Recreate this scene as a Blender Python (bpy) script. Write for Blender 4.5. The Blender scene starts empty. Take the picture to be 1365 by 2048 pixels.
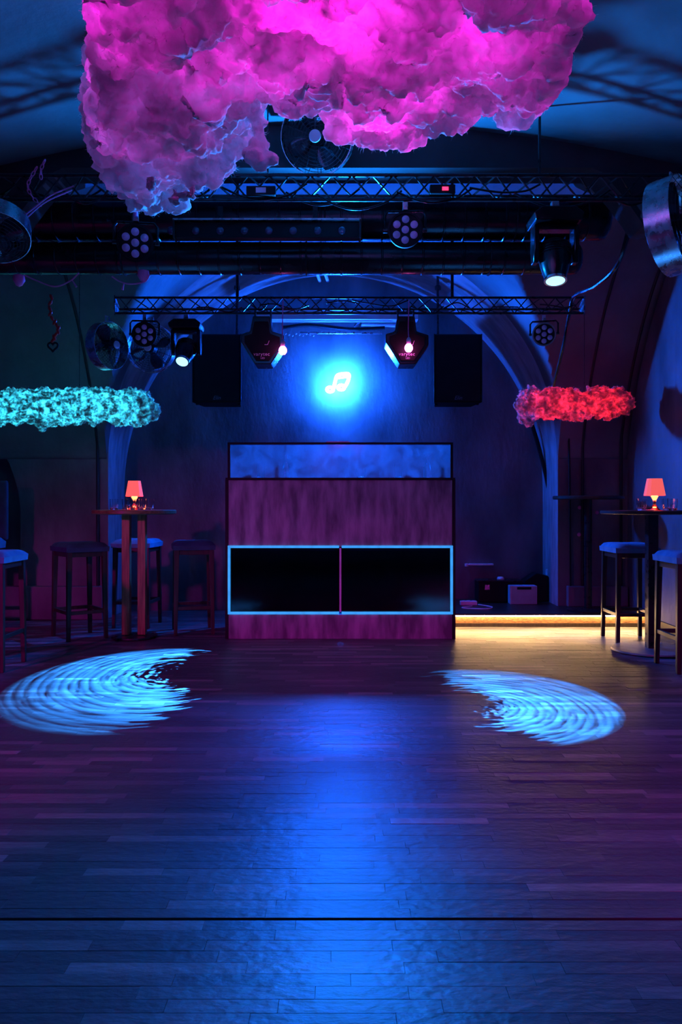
import bpy, bmesh, math, random
from mathutils import Vector, Matrix, Euler, noise
R = math.radians
PI = math.pi
random.seed(7)
S = bpy.context.scene
COL = S.collection

# ---------------------------------------------------------------- camera
F = 1593.0                      # focal length in pixels of a 1365 x 2048 frame
CAM_H = 1.15
cam_d = bpy.data.cameras.new('camera')
cam_d.sensor_fit = 'AUTO'
cam_d.sensor_width = 36.0
cam_d.lens = F / 2048 * 36.0
cam_d.shift_y = -16 / 2048
cam_d.clip_start = 0.05
cam = bpy.data.objects.new('camera', cam_d)
COL.objects.link(cam)
cam.location = (0, 0, CAM_H)
cam.rotation_euler = (R(90), 0, 0)
S.camera = cam

def at(px, py, Y):
    """world point seen at a pixel of the photograph, at distance Y in front of the camera"""
    s = F / Y
    return Vector(((px - 682.5) / s, Y, CAM_H + (1008 - py) / s))

# ---------------------------------------------------------------- world, exposure
W = bpy.data.worlds.new('world')
S.world = W
W.use_nodes = True
W.node_tree.nodes['Background'].inputs[0].default_value = (0.004, 0.006, 0.02, 1)
W.node_tree.nodes['Background'].inputs[1].default_value = 1.0
S.view_settings.view_transform = 'Standard'
S.view_settings.look = 'None'
S.view_settings.gamma = 1.0
S.view_settings.use_curve_mapping = False
S.view_settings.exposure = 0.0

# ---------------------------------------------------------------- lamps of the club, and assumed or added spots
def lamp(name, kind, loc, color, power, target=None, radius=0.05, angle=60, blend=0.5):
    d = bpy.data.lights.new(name, kind)
    d.color = color
    d.energy = power
    d.shadow_soft_size = radius
    if kind == 'SPOT':
        d.spot_size = R(angle)
        d.spot_blend = blend
    o = bpy.data.objects.new(name, d)
    COL.objects.link(o)
    o.location = loc
    if target is not None:
        o.rotation_euler = (Vector(target) - Vector(loc)).to_track_quat('-Z', 'Y').to_euler()
    return o

MAGENTA = (1.0, 0.010, 0.80)
BLUE = (0.005, 0.22, 1.0)
# assumed magenta spots added out of view, no fixtures, tinting floor sides and walls
lamp('magenta_wash_left', 'SPOT', (-4.1, 0.5, 2.2), MAGENTA, 430, (-2.6, 4.0, 0.0), 0.12, 60, 0.7)
lamp('magenta_wash_right', 'SPOT', (2.6, -0.2, 2.6), MAGENTA, 260, (1.7, 3.4, 0.0), 0.12, 50, 0.8)
lamp('magenta_wash_booth', 'SPOT', (0.0, -1.6, 2.9), MAGENTA, 175, (0.0, 6.78, 0.72), 0.08, 19, 0.5)  # extra spot without fixture, added only to tint the booth front
# added blue spot, no fixture, throwing up at the vault above the cotton cloud
lamp('blue_flood', 'SPOT', (0.05, 4.95, 2.45), BLUE, 430, (0.0, 2.6, 3.3), 0.03, 150, 0.4)

lamp('warm_bar_lamp', 'SPOT', (-2.6, -1.2, 2.2), (1.0, 0.55, 0.2), 60, (-1.80, 6.86, 0.98), 0.03, 5.5, 0.9)  # spot added only to warm the posts of the left bar table

# added spot before the neon note, carrying its light out into the room
lamp('neon_throw', 'SPOT', (0.0, 8.36, 2.43), (0.0015, 0.118, 1.0), 430, (0.0, 0.0, 2.35), 0.07, 160, 0.35)

def gobo_lamp(name, loc, color, power, cx, cy, ax, ay, bound, spin, seed):
    """moving-head beam with a swirl gobo: pattern laid out on the floor below the lens"""
    o = lamp(name, 'SPOT', loc, color, power, None, 0.004, 120, 0.05)
    d = o.data
    d.use_nodes = True
    nt = d.node_tree
    N, L = nt.nodes, nt.links
    em = next(n for n in N if n.type == 'EMISSION')
    def val(x):
        return x
    def m(op, a, b=None, c=None, clamp=False):
        n = N.new('ShaderNodeMath'); n.operation = op; n.use_clamp = clamp
        for i, x in enumerate((a, b, c)):
            if x is None: continue
            if isinstance(x, (int, float)): n.inputs[i].default_value = x
            else: L.new(x, n.inputs[i])
        return n.outputs[0]
    tc = N.new('ShaderNodeTexCoord')
    sp = N.new('ShaderNodeSeparateXYZ')
    L.new(tc.outputs['Normal'], sp.inputs[0])
    h = loc[2]
    X = m('ADD', m('MULTIPLY', m('DIVIDE', sp.outputs[0], sp.outputs[2]), -h), loc[0] - cx)
    Y = m('ADD', m('MULTIPLY', m('DIVIDE', sp.outputs[1], sp.outputs[2]), -h), loc[1] - cy)
    p = m('DIVIDE', X, ax); q = m('DIVIDE', Y, ay)
    r = m('SQRT', m('ADD', m('MULTIPLY', p, p), m('MULTIPLY', q, q)))
    # streaks follow arcs around a point beside the notch
    px = m('SUBTRACT', p, spin[0]); qx = m('SUBTRACT', q, spin[1])
    r2 = m('SQRT', m('ADD', m('MULTIPLY', px, px), m('MULTIPLY', qx, qx)))
    th = m('ARCTAN2', qx, px)
    th = m('ABSOLUTE', m('SUBTRACT', PI, m('ABSOLUTE', th)))
    cb = N.new('ShaderNodeCombineXYZ')
    L.new(m('MULTIPLY', r2, 24.0), cb.inputs[0]); L.new(m('MULTIPLY', th, 2.6), cb.inputs[1])
    cb.inputs[2].default_value = seed
    nz = N.new('ShaderNodeTexNoise'); nz.inputs['Scale'].default_value = 1.0; nz.inputs['Detail'].default_value = 2.0
    L.new(cb.outputs[0], nz.inputs['Vector'])
    n1 = nz.outputs[0]
    wav = m('SINE', m('ADD', m('MULTIPLY', r2, 92.0), m('MULTIPLY', n1, 9.0)))
    fac = m('ADD', m('MULTIPLY', wav, 0.25), m('MULTIPLY', m('SUBTRACT', n1, 0.5), 2.2))
    fac = m('ADD', fac, 0.62, clamp=True)
    # edge of the crescent: x must stay left (sgn=1) or right (sgn=-1) of a polyline of q
    sgn, pts = bound
    fc = N.new('ShaderNodeFloatCurve')
    cv = fc.mapping.curves[0]
    for i, (qq, pp) in enumerate(pts):
        u = (qq + 1.2) / 2.4; v = (pp + 1.2) / 2.4
        if i < 2:
            cv.points[i].location = (u, v)
        else:
            cv.points.new(u, v)
    for pt in cv.points: pt.handle_type = 'VECTOR'
    fc.mapping.update()
    L.new(m('DIVIDE', m('ADD', q, 1.2), 2.4), fc.inputs['Value'])
    bnd = m('SUBTRACT', m('MULTIPLY', fc.outputs[0], 2.4), 1.2)
    bnd = m('ADD', bnd, m('MULTIPLY', m('SUBTRACT', n1, 0.5), 0.9))
    side = m('MULTIPLY', m('SUBTRACT', bnd, p), sgn)
    side = m('MULTIPLY', side, 14.0, clamp=True)
    ring = m('MULTIPLY', m('SUBTRACT', 1.0, r), 16.0, clamp=True)
    core = m('ADD', m('MULTIPLY', m('SUBTRACT', 1.0, m('MULTIPLY', r2, 0.9), clamp=True), 1.3), 0.35)
    out = m('MULTIPLY', m('MULTIPLY', fac, side), m('MULTIPLY', ring, core))
    L.new(out, em.inputs['Strength'])
    return o

GOBO_BLUE = (0.025, 0.27, 1.0)
gobo_lamp('gobo_beam_left', (-1.19, 6.00, 2.17), GOBO_BLUE, 8200, -1.25, 5.15, 0.86, 1.2,
          (1, [(-0.95, 0.25), (1.0, 0.1), (0.82, 0.07), (0.15, -0.12), (-0.24, 0.36), (-0.6, 0.33)]), (0.15, 0.2), 1.3)
gobo_lamp('gobo_beam_right', (1.19, 4.36, 2.32), GOBO_BLUE, 8200, 0.87, 4.65, 0.73, 0.9,
          (-1, [(-0.95, 0.25), (1.0, -0.3), (0.76, -0.34), (0.3, -0.08), (-0.06, 0.08), (-0.22, -0.05), (-0.6, -0.1)]), (-0.1, -0.15), 4.7)

# ---------------------------------------------------------------- materials
MATS = {}
def newmat(name):
    m = bpy.data.materials.new(name)
    m.use_nodes = True
    return m, m.node_tree, m.node_tree.nodes['Principled BSDF']

def mat(name, col, rough=0.5, metal=0.0, col2=None, nscale=8.0, stretch=(1, 1, 1), bump=0.0, bscale=60.0, detail=4.0, lo=0.35, hi=0.65, rvar=0.0, coat=0.0, spec=0.5):
    m, nt, b = newmat(name)
    N, L = nt.nodes, nt.links
    b.inputs['Roughness'].default_value = rough
    b.inputs['Metallic'].default_value = metal
    b.inputs['Coat Weight'].default_value = coat
    b.inputs['Specular IOR Level'].default_value = spec
    tc = N.new('ShaderNodeTexCoord')
    mp = N.new('ShaderNodeMapping'); mp.inputs['Scale'].default_value = stretch
    L.new(tc.outputs['Object'], mp.inputs['Vector'])
    nz = N.new('ShaderNodeTexNoise'); nz.inputs['Scale'].default_value = nscale; nz.inputs['Detail'].default_value = detail
    L.new(mp.outputs[0], nz.inputs['Vector'])
    rp = N.new('ShaderNodeValToRGB')
    c2 = col2 if col2 else tuple(min(1, c * 1.35 + 0.003) for c in col)
    rp.color_ramp.elements[0].color = (*col, 1); rp.color_ramp.elements[0].position = lo
    rp.color_ramp.elements[1].color = (*c2, 1); rp.color_ramp.elements[1].position = hi
    L.new(nz.outputs[0], rp.inputs[0]); L.new(rp.outputs[0], b.inputs['Base Color'])
    if rvar:
        mr = N.new('ShaderNodeMapRange')
        mr.inputs['To Min'].default_value = max(0.02, rough - rvar); mr.inputs['To Max'].default_value = min(1, rough + rvar)
        mr.inputs['From Min'].default_value = 0.3; mr.inputs['From Max'].default_value = 0.7
        L.new(nz.outputs[0], mr.inputs['Value']); L.new(mr.outputs[0], b.inputs['Roughness'])
    if bump:
        n2 = N.new('ShaderNodeTexNoise'); n2.inputs['Scale'].default_value = bscale; n2.inputs['Detail'].default_value = 5
        L.new(mp.outputs[0], n2.inputs['Vector'])
        bp = N.new('ShaderNodeBump'); bp.inputs['Strength'].default_value = bump; bp.inputs['Distance'].default_value = 0.02
        L.new(n2.outputs[0], bp.inputs['Height']); L.new(bp.outputs[0], b.inputs['Normal'])
    return m

def glow(name, col, k, base=(0.8, 0.8, 0.8), noisy=0.0):
    m, nt, b = newmat(name)
    b.inputs['Base Color'].default_value = (*base, 1)
    b.inputs['Emission Color'].default_value = (*col, 1)
    b.inputs['Emission Strength'].default_value = k
    b.inputs['Roughness'].default_value = 0.4
    if noisy:
        N, L = nt.nodes, nt.links
        nz = N.new('ShaderNodeTexNoise'); nz.inputs['Scale'].default_value = 14
        tc = N.new('ShaderNodeTexCoord'); L.new(tc.outputs['Object'], nz.inputs['Vector'])
        mr = N.new('ShaderNodeMapRange'); mr.inputs['To Min'].default_value = k * (1 - noisy); mr.inputs['To Max'].default_value = k * (1 + noisy)
        mr.inputs['From Min'].default_value = 0.3; mr.inputs['From Max'].default_value = 0.7
        L.new(nz.outputs[0], mr.inputs['Value']); L.new(mr.outputs[0], b.inputs['Emission Strength'])
    return m

def cotton(name, col, trans, scale=9.0, thin=0.3, dif=1.0):
    """loose cotton wool: scatters light and lets it through where it is thin"""
    m, nt, b = newmat(name)
    N, L = nt.nodes, nt.links
    N.remove(b)
    out = next(n for n in N if n.type == 'OUTPUT_MATERIAL')
    df = N.new('ShaderNodeBsdfDiffuse'); tr = N.new('ShaderNodeBsdfTranslucent')
    df.inputs['Color'].default_value = tuple(c * dif for c in col) + (1,); tr.inputs['Color'].default_value = (*col, 1)
    mx = N.new('ShaderNodeMixShader')
    tc = N.new('ShaderNodeTexCoord')
    nz = N.new('ShaderNodeTexNoise'); nz.inputs['Scale'].default_value = scale; nz.inputs['Detail'].default_value = 5
    nz.inputs['Roughness'].default_value = 0.65
    L.new(tc.outputs['Object'], nz.inputs['Vector'])
    mr = N.new('ShaderNodeMapRange'); mr.inputs['From Min'].default_value = 0.36; mr.inputs['From Max'].default_value = 0.66
    mr.inputs['To Min'].default_value = max(0.0, trans - 0.4); mr.inputs['To Max'].default_value = min(1.0, trans + 0.3)
    L.new(nz.outputs[0], mr.inputs['Value'])
    rp = N.new('ShaderNodeValToRGB'); rp.color_ramp.elements[0].position = 0.40; rp.color_ramp.elements[1].position = 0.64
    rp.color_ramp.elements[0].color = tuple(c * thin for c in col) + (1,); rp.color_ramp.elements[1].color = (*col, 1)
    L.new(nz.outputs[0], rp.inputs[0]); L.new(rp.outputs[0], tr.inputs['Color'])
    L.new(mr.outputs[0], mx.inputs[0]); L.new(df.outputs[0], mx.inputs[1]); L.new(tr.outputs[0], mx.inputs[2])
    n2 = N.new('ShaderNodeTexNoise'); n2.inputs['Scale'].default_value = scale * 7; n2.inputs['Detail'].default_value = 6
    L.new(tc.outputs['Object'], n2.inputs['Vector'])
    bp = N.new('ShaderNodeBump'); bp.inputs['Strength'].default_value = 0.55; bp.inputs['Distance'].default_value = 0.02
    L.new(n2.outputs[0], bp.inputs['Height'])
    L.new(bp.outputs[0], df.inputs['Normal']); L.new(bp.outputs[0], tr.inputs['Normal'])
    L.new(mx.outputs[0], out.inputs['Surface'])
    return m

def glassmat(name, col, rough=0.02, ior=1.45):
    m, nt, b = newmat(name)
    b.inputs['Base Color'].default_value = (*col, 1)
    b.inputs['Transmission Weight'].default_value = 1.0
    b.inputs['Roughness'].default_value = rough
    b.inputs['IOR'].default_value = ior
    return m

def panemat(name, tint, gloss, rough=0.03, haze=0.0):
    """thin sheet: lets a tinted share through, mirrors the rest"""
    m, nt, b = newmat(name)
    N, L = nt.nodes, nt.links
    N.remove(b)
    out = next(n for n in N if n.type == 'OUTPUT_MATERIAL')
    t = N.new('ShaderNodeBsdfTransparent'); t.inputs[0].default_value = (*tint, 1)
    g = N.new('ShaderNodeBsdfGlossy'); g.inputs['Roughness'].default_value = rough
    tc = N.new('ShaderNodeTexCoord'); nz = N.new('ShaderNodeTexNoise'); nz.inputs['Scale'].default_value = 5
    L.new(tc.outputs['Object'], nz.inputs['Vector'])
    mr = N.new('ShaderNodeMapRange'); mr.inputs['To Min'].default_value = rough; mr.inputs['To Max'].default_value = rough + 0.12
    L.new(nz.outputs[0], mr.inputs['Value']); L.new(mr.outputs[0], g.inputs['Roughness'])
    mx = N.new('ShaderNodeMixShader'); mx.inputs[0].default_value = gloss
    L.new(t.outputs[0], mx.inputs[1]); L.new(g.outputs[0], mx.inputs[2])
    if haze:
        # dust and wiped smears scatter light in the sheet
        n2 = N.new('ShaderNodeTexNoise'); n2.inputs['Scale'].default_value = 7; n2.inputs['Detail'].default_value = 8; n2.inputs['Distortion'].default_value = 1.2
        L.new(tc.outputs['Object'], n2.inputs['Vector'])
        m3 = N.new('ShaderNodeMapRange'); m3.inputs['From Min'].default_value = 0.3; m3.inputs['From Max'].default_value = 0.75
        m3.inputs['To Min'].default_value = haze * 0.4; m3.inputs['To Max'].default_value = haze * 1.8
        L.new(n2.outputs[0], m3.inputs['Value'])
        tl = N.new('ShaderNodeBsdfTranslucent'); tl.inputs[0].default_value = (0.9, 0.9, 0.9, 1)
        m4 = N.new('ShaderNodeMixShader'); L.new(m3.outputs[0], m4.inputs[0]); L.new(mx.outputs[0], m4.inputs[1]); L.new(tl.outputs[0], m4.inputs[2])
        L.new(m4.outputs[0], out.inputs['Surface'])
    else:
        L.new(mx.outputs[0], out.inputs['Surface'])
    return m

M = dict(
    plaster=mat('plaster_mottled', (0.075, 0.068, 0.078), 0.75, col2=(0.22, 0.20, 0.22), nscale=1.7, stretch=(1.6, 1.6, 0.8), bump=0.25, bscale=14, detail=9, lo=0.3, hi=0.72),
    vault=mat('vault_plaster', (0.10, 0.095, 0.10), 0.8, col2=(0.19, 0.18, 0.19), nscale=1.3, bump=0.3, bscale=14, detail=8),
    darkplaster=mat('dark_plaster', (0.022, 0.021, 0.023), 0.8, col2=(0.05, 0.048, 0.05), nscale=2, bump=0.2, bscale=14),
    brushed=mat('brushed_steel', (0.30, 0.29, 0.28), 0.5, metal=0.9, rvar=0.05, nscale=12),
    darklens=mat('dark_lens', (0.05, 0.035, 0.07), 0.12, coat=1.0, nscale=30),
    soffit=mat('arch_plaster', (0.26, 0.26, 0.27), 0.8, col2=(0.46, 0.46, 0.48), nscale=3, stretch=(1, 4, 1), bump=0.3, bscale=10),
    darktrim=mat('dark_seam', (0.012, 0.011, 0.013), 0.6),
    booth=mat('brushed_plaster', (0.10, 0.09, 0.11), 0.6, col2=(0.36, 0.31, 0.36), nscale=6, stretch=(1.9, 1, 0.45), bump=0.2, bscale=30, detail=10, lo=0.36, hi=0.66),
    black=mat('black_paint', (0.004, 0.004, 0.005), 0.6, bump=0.05, bscale=120, spec=0.25),
    blackgloss=mat('black_gloss', (0.005, 0.005, 0.006), 0.22, rvar=0.1),
    blackmetal=mat('black_metal', (0.018, 0.018, 0.02), 0.32, metal=0.4, rvar=0.1, nscale=20),
    steel=mat('bare_steel', (0.45, 0.45, 0.47), 0.28, metal=1.0, rvar=0.08, nscale=25),
    chrome=mat('chrome', (0.75, 0.75, 0.77), 0.12, metal=1.0),
    duct=mat('black_duct', (0.035, 0.034, 0.036), 0.27, metal=0.85, rvar=0.08, nscale=5, bump=0.05, bscale=12),
    whitepaint=mat('white_paint', (0.62, 0.62, 0.64), 0.5, nscale=4),
    wood=mat('table_wood', (0.16, 0.075, 0.025), 0.42, col2=(0.34, 0.17, 0.06), nscale=9, stretch=(8, 8, 0.6), bump=0.08, detail=7),
    woodtop=mat('table_top_wood', (0.11, 0.055, 0.022), 0.33, col2=(0.24, 0.12, 0.05), nscale=6, stretch=(1, 9, 9), detail=7),
    darkwood=mat('dark_wood', (0.025, 0.016, 0.012), 0.4, col2=(0.05, 0.03, 0.02), nscale=8, stretch=(6, 6, 0.6)),
    pine=mat('raw_chipboard', (0.06, 0.022, 0.005), 0.6, col2=(0.17, 0.07, 0.018), nscale=26, stretch=(1, 1, 3), bump=0.3, bscale=70, detail=8),
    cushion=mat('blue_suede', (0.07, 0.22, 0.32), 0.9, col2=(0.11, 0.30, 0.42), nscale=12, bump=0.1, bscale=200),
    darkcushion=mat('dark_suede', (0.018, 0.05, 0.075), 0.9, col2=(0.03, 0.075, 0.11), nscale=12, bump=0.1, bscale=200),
    cotton=cotton('cotton_wool', (0.9, 0.88, 0.9), 0.5, 3.2, 0.35),
    cotton_lamp=cotton('cotton_wool_lampshade', (0.92, 0.92, 0.92), 0.62, 19.0, 0.04, 0.35),
    cotton_red=cotton('cotton_wool_red_lamp', (0.92, 0.92, 0.92), 0.65, 12.0, 0.22, 0.35),
    clear=glassmat('clear_glass', (1, 1, 1)),
    redglass=glassmat('red_acrylic', (1.0, 0.25, 0.25), 0.05),
    pane=panemat('acrylic_pane', (0.92, 0.96, 1.0), 0.08, 0.02, 0.06),
    darkpane=panemat('smoked_pane', (0.10, 0.10, 0.12), 0.06, 0.03),
    fanpane=mat('fan_blade', (0.10, 0.10, 0.12), 0.25, metal=0.6),
    lens=mat('frosted_lens', (0.55, 0.42, 0.62), 0.15, coat=0.6, nscale=30),
    neon=glow('neon_blue', (0.007, 0.098, 1.0), 1200),
    led=glow('led_profile_blue', (0.03, 0.36, 1.0), 0.95, base=(0.05, 0.05, 0.06), noisy=0.15),
    warm=glow('led_strip_warm', (1.0, 0.58, 0.24), 130),
    cyan=glow('led_tube_cyan', (0.04, 0.68, 1.0), 20),
    red=glow('led_tube_red', (1.0, 0.014, 0.026), 13),
    pinkled=glow('led_pink', (1.0, 0.02, 0.45), 60),
    bulbpink=glow('bulb_pink', (1.0, 0.10, 0.55), 22),
    bluelens=glow('beam_lens', (0.16, 0.62, 1.0), 4.0),
    shade=glow('lit_red_shade', (1.0, 0.13, 0.12), 0.9, base=(0.8, 0.05, 0.08)),
    lampglow=glow('lamp_neck', (1.0, 0.32, 0.10), 6.0),
    redlamp=glow('red_indicator', (1.0, 0.02, 0.05), 1.4),
    pinklit=mat('pink_lit_cord', (0.75, 0.16, 0.38), 0.5),  # magenta light on the pale wires is put into this pink
    redbead=mat('red_foil', (0.9, 0.03, 0.02), 0.3, metal=0.0, nscale=30),
    letter=mat('pale_lettering', (0.55, 0.5, 0.62), 0.5),
    logogrey=mat('grey_lettering', (0.16, 0.16, 0.22), 0.4),
    lilac=mat('pale_box', (0.55, 0.48, 0.55), 0.5, nscale=5),
    plug=mat('white_plastic', (0.7, 0.65, 0.7), 0.4),
)

# floor wood: tone is stored per plank
def floor_mat():
    m, nt, b = newmat('worn_parquet')
    N, L = nt.nodes, nt.links
    at_ = N.new('ShaderNodeAttribute'); at_.attribute_name = 'tone'
    tc = N.new('ShaderNodeTexCoord')
    mp = N.new('ShaderNodeMapping'); mp.inputs['Scale'].default_value = (1.5, 14, 1)
    L.new(tc.outputs['Object'], mp.inputs['Vector'])
    g = N.new('ShaderNodeTexNoise'); g.inputs['Scale'].default_value = 7; g.inputs['Detail'].default_value = 8
    L.new(mp.outputs[0], g.inputs['Vector'])
    w = N.new('ShaderNodeTexNoise'); w.inputs['Scale'].default_value = 1.1; w.inputs['Detail'].default_value = 6
    L.new(tc.outputs['Object'], w.inputs['Vector'])
    a1 = N.new('ShaderNodeMath'); a1.operation = 'MULTIPLY_ADD'; a1.inputs[1].default_value = 0.55; L.new(g.outputs[0], a1.inputs[0]); L.new(at_.outputs['Fac'], a1.inputs[2])
    a2 = N.new('ShaderNodeMath'); a2.operation = 'MULTIPLY_ADD'; a2.inputs[1].default_value = 0.7; L.new(w.outputs[0], a2.inputs[0]); L.new(a1.outputs[0], a2.inputs[2])
    rp = N.new('ShaderNodeValToRGB')
    e = rp.color_ramp.elements
    e[0].position = 0.55; e[0].color = (0.070, 0.068, 0.070, 1)
    e[1].position = 1.75 / 2; e[1].color = (0.13, 0.125, 0.122, 1)
    e2 = e.new(1.0); e2.color = (0.235, 0.205, 0.19, 1)
    sc = N.new('ShaderNodeMath'); sc.operation = 'MULTIPLY'; sc.inputs[1].default_value = 0.62; L.new(a2.outputs[0], sc.inputs[0])
    L.new(sc.outputs[0], rp.inputs[0]); L.new(rp.outputs[0], b.inputs['Base Color'])
    mr = N.new('ShaderNodeMapRange'); mr.inputs['From Min'].default_value = 0.3; mr.inputs['From Max'].default_value = 0.7
    mr.inputs['To Min'].default_value = 0.33; mr.inputs['To Max'].default_value = 0.48
    L.new(w.outputs[0], mr.inputs['Value']); L.new(mr.outputs[0], b.inputs['Roughness'])
    b.inputs['Specular IOR Level'].default_value = 0.36
    n2 = N.new('ShaderNodeTexNoise'); n2.inputs['Scale'].default_value = 22; n2.inputs['Detail'].default_value = 6
    mp2 = N.new('ShaderNodeMapping'); mp2.inputs['Scale'].default_value = (1, 2.0, 1)
    L.new(tc.outputs['Object'], mp2.inputs['Vector']); L.new(mp2.outputs[0], n2.inputs['Vector'])
    bp = N.new('ShaderNodeBump'); bp.inputs['Strength'].default_value = 0.36; bp.inputs['Distance'].default_value = 0.01
    L.new(n2.outputs[0], bp.inputs['Height']); L.new(bp.outputs[0], b.inputs['Normal'])
    return m
M['floor'] = floor_mat()

# ---------------------------------------------------------------- mesh helpers
class MB:
    def __init__(s): s.v = []; s.f = []
    def add(s, vs, fs):
        o = len(s.v)
        s.v += [tuple(v) for v in vs]
        s.f += [tuple(i + o for i in f) for f in fs]
        return s
    def box(s, c, d, rot=None):
        c = Vector(c); h = Vector(d) / 2
        vs = []
        for x in (-1, 1):
            for y in (-1, 1):
                for z in (-1, 1):
                    p = Vector((x * h.x, y * h.y, z * h.z))
                    if rot is not None: p = rot @ p
                    vs.append(c + p)
        return s.add(vs, [(0, 1, 3, 2), (4, 6, 7, 5), (0, 4, 5, 1), (2, 3, 7, 6), (0, 2, 6, 4), (1, 5, 7, 3)])
    def taper(s, c0, d0, c1, d1):
        """square bar from rectangle d0 at c0 to d1 at c1 (along z)"""
        vs = []
        for c, d in ((c0, d0), (c1, d1)):
            for sx, sy in ((-1, -1), (1, -1), (1, 1), (-1, 1)):
                vs.append((c[0] + sx * d[0] / 2, c[1] + sy * d[1] / 2, c[2]))
        return s.add(vs, [(3, 2, 1, 0), (4, 5, 6, 7), (0, 1, 5, 4), (1, 2, 6, 5), (2, 3, 7, 6), (3, 0, 4, 7)])
    def tube(s, pts, r, n=8, closed=False):
        pts = [Vector(p) for p in pts]
        k = len(pts)
        rs = r if isinstance(r, (list, tuple)) else [r] * k
        vs = []; fs = []
        prev = None
        for i, p in enumerate(pts):
            a = pts[(i - 1) % k] if (closed or i > 0) else p
            b = pts[(i + 1) % k] if (closed or i < k - 1) else p
            t = (b - a).normalized()
            if prev is None:
                up = Vector((0, 0, 1)) if abs(t.z) < 0.9 else Vector((1, 0, 0))
                u = t.cross(up).normalized()
            else:
                u = (prev - t * prev.dot(t)).normalized()
            prev = u
            w = t.cross(u)
            for j in range(n):
                an = 2 * PI * j / n
                vs.append(p + (u * math.cos(an) + w * math.sin(an)) * rs[i])
        for i in range(k if closed else k - 1):
            i2 = (i + 1) % k
            for j in range(n):
                j2 = (j + 1) % n
                fs.append((i * n + j, i * n + j2, i2 * n + j2, i2 * n + j))
        if not closed:
            fs.append(tuple(range(n - 1, -1, -1)))
            fs.append(tuple((k - 1) * n + j for j in range(n)))
        return s.add(vs, fs)
    def lathe(s, prof, n=24, mx=None, cap=True):
        """profile of (radius, z) turned about z"""
        mx = mx or Matrix()
        vs = []; fs = []
        for r, z in prof:
            for j in range(n):
                a = 2 * PI * j / n
                vs.append(mx @ Vector((r * math.cos(a), r * math.sin(a), z)))
        k = len(prof)
        for i in range(k - 1):
            for j in range(n):
                j2 = (j + 1) % n
                fs.append((i * n + j, i * n + j2, (i + 1) * n + j2, (i + 1) * n + j))
        if cap:
            fs.append(tuple(range(n - 1, -1, -1)))
            fs.append(tuple((k - 1) * n + j for j in range(n)))
        return s.add(vs, fs)
    def prism(s, poly, a, b, axis='y'):
        """2-D outline swept along an axis from a to b"""
        def P3(p, t):
            if axis == 'y': return (p[0], t, p[1])
            if axis == 'x': return (t, p[0], p[1])
            return (p[0], p[1], t)
        k = len(poly)
        vs = [P3(p, a) for p in poly] + [P3(p, b) for p in poly]
        fs = [tuple(range(k)), tuple(range(2 * k - 1, k - 1, -1))]
        for i in range(k):
            j = (i + 1) % k
            fs.append((i, i + k, j + k, j))
        return s.add(vs, fs)
    def mesh(s, name):
        me = bpy.data.meshes.new(name)
        me.from_pydata(s.v, [], s.f)
        bm = bmesh.new(); bm.from_mesh(me)
        bmesh.ops.recalc_face_normals(bm, faces=bm.faces)
        bm.to_mesh(me); bm.free()
        return me
    def build(s, name, m, parent=None, smooth=False, bevel=0.0, loc=None, rot=None):
        me = s.mesh(name)
        me.materials.append(M[m] if isinstance(m, str) else m)
        if smooth:
            me.polygons.foreach_set('use_smooth', [True] * len(me.polygons))
            me.set_sharp_from_angle(angle=R(40))
        o = bpy.data.objects.new(name, me)
        COL.objects.link(o)
        if parent is not None: o.parent = parent
        if loc is not None: o.location = loc
        if rot is not None: o.rotation_euler = rot
        if bevel:
            md = o.modifiers.new('bevel', 'BEVEL'); md.width = bevel; md.segments = 2; md.limit_method = 'ANGLE'
        return o

def tag(o, label=None, cat=None, group=None, kind=None):
    if label: o['label'] = label
    if cat: o['category'] = cat
    if group: o['group'] = group
    if kind: o['kind'] = kind
    return o
def thing(name, loc, label, cat, group=None, rot=(0, 0, 0)):
    o = bpy.data.objects.new(name, None)
    o.empty_display_size = 0.1
    COL.objects.link(o); o.location = loc; o.rotation_euler = rot
    return tag(o, label, cat, group)
def struct(o): o['kind'] = 'structure'; return o
def dup(root, loc, rot=None, label=None, group=None):
    kids = {}
    for o in bpy.data.objects:
        if o.parent: kids.setdefault(o.parent.name, []).append(o)
    def cp(o, par):
        c = o.copy(); COL.objects.link(c)
        if par is not None: c.parent = par
        for k in kids.get(o.name, []): cp(k, c)
        return c
    r = cp(root, None)
    r.location = loc
    if rot is not None: r.rotation_euler = rot
    if label: r['label'] = label
    if group: r['group'] = group
    return r
def text_obj(name, body, size, m, parent, loc, rot, shear=0.0, space=1.0):
    c = bpy.data.curves.new(name, 'FONT')
    c.body = body; c.size = size; c.align_x = 'CENTER'; c.align_y = 'CENTER'; c.extrude = 0.0008; c.shear = shear
    c.space_character = space
    c.materials.append(M[m])
    o = bpy.data.objects.new(name, c)
    COL.objects.link(o); o.parent = parent; o.location = loc; o.rotation_euler = rot
    return o
def curve_pts(pts, n=24):
    """Catmull-Rom through points"""
    P = [Vector(p) for p in pts]
    P = [P[0] * 2 - P[1]] + P + [P[-1] * 2 - P[-2]]
    out = []
    segs = len(P) - 3
    for i in range(segs):
        p0, p1, p2, p3 = P[i:i + 4]
        k = max(2, n // segs)
        for j in range(k):
            t = j / k
            out.append(0.5 * ((2 * p1) + (p2 - p0) * t + (2 * p0 - 5 * p1 + 4 * p2 - p3) * t * t + (3 * p1 - p0 - 3 * p2 + p3) * t ** 3))
    out.append(P[-2])
    return out

# ================================================================ the room
XL, XR = -4.6, 2.88              # side walls
YF, YN, YA, YB = -3.0, 4.8, 8.0, 8.6   # wall behind camera, near bay end, arch face, alcove wall
AX, AR, AZ = -0.08, 2.26, 1.60   # arch of the alcove

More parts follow.
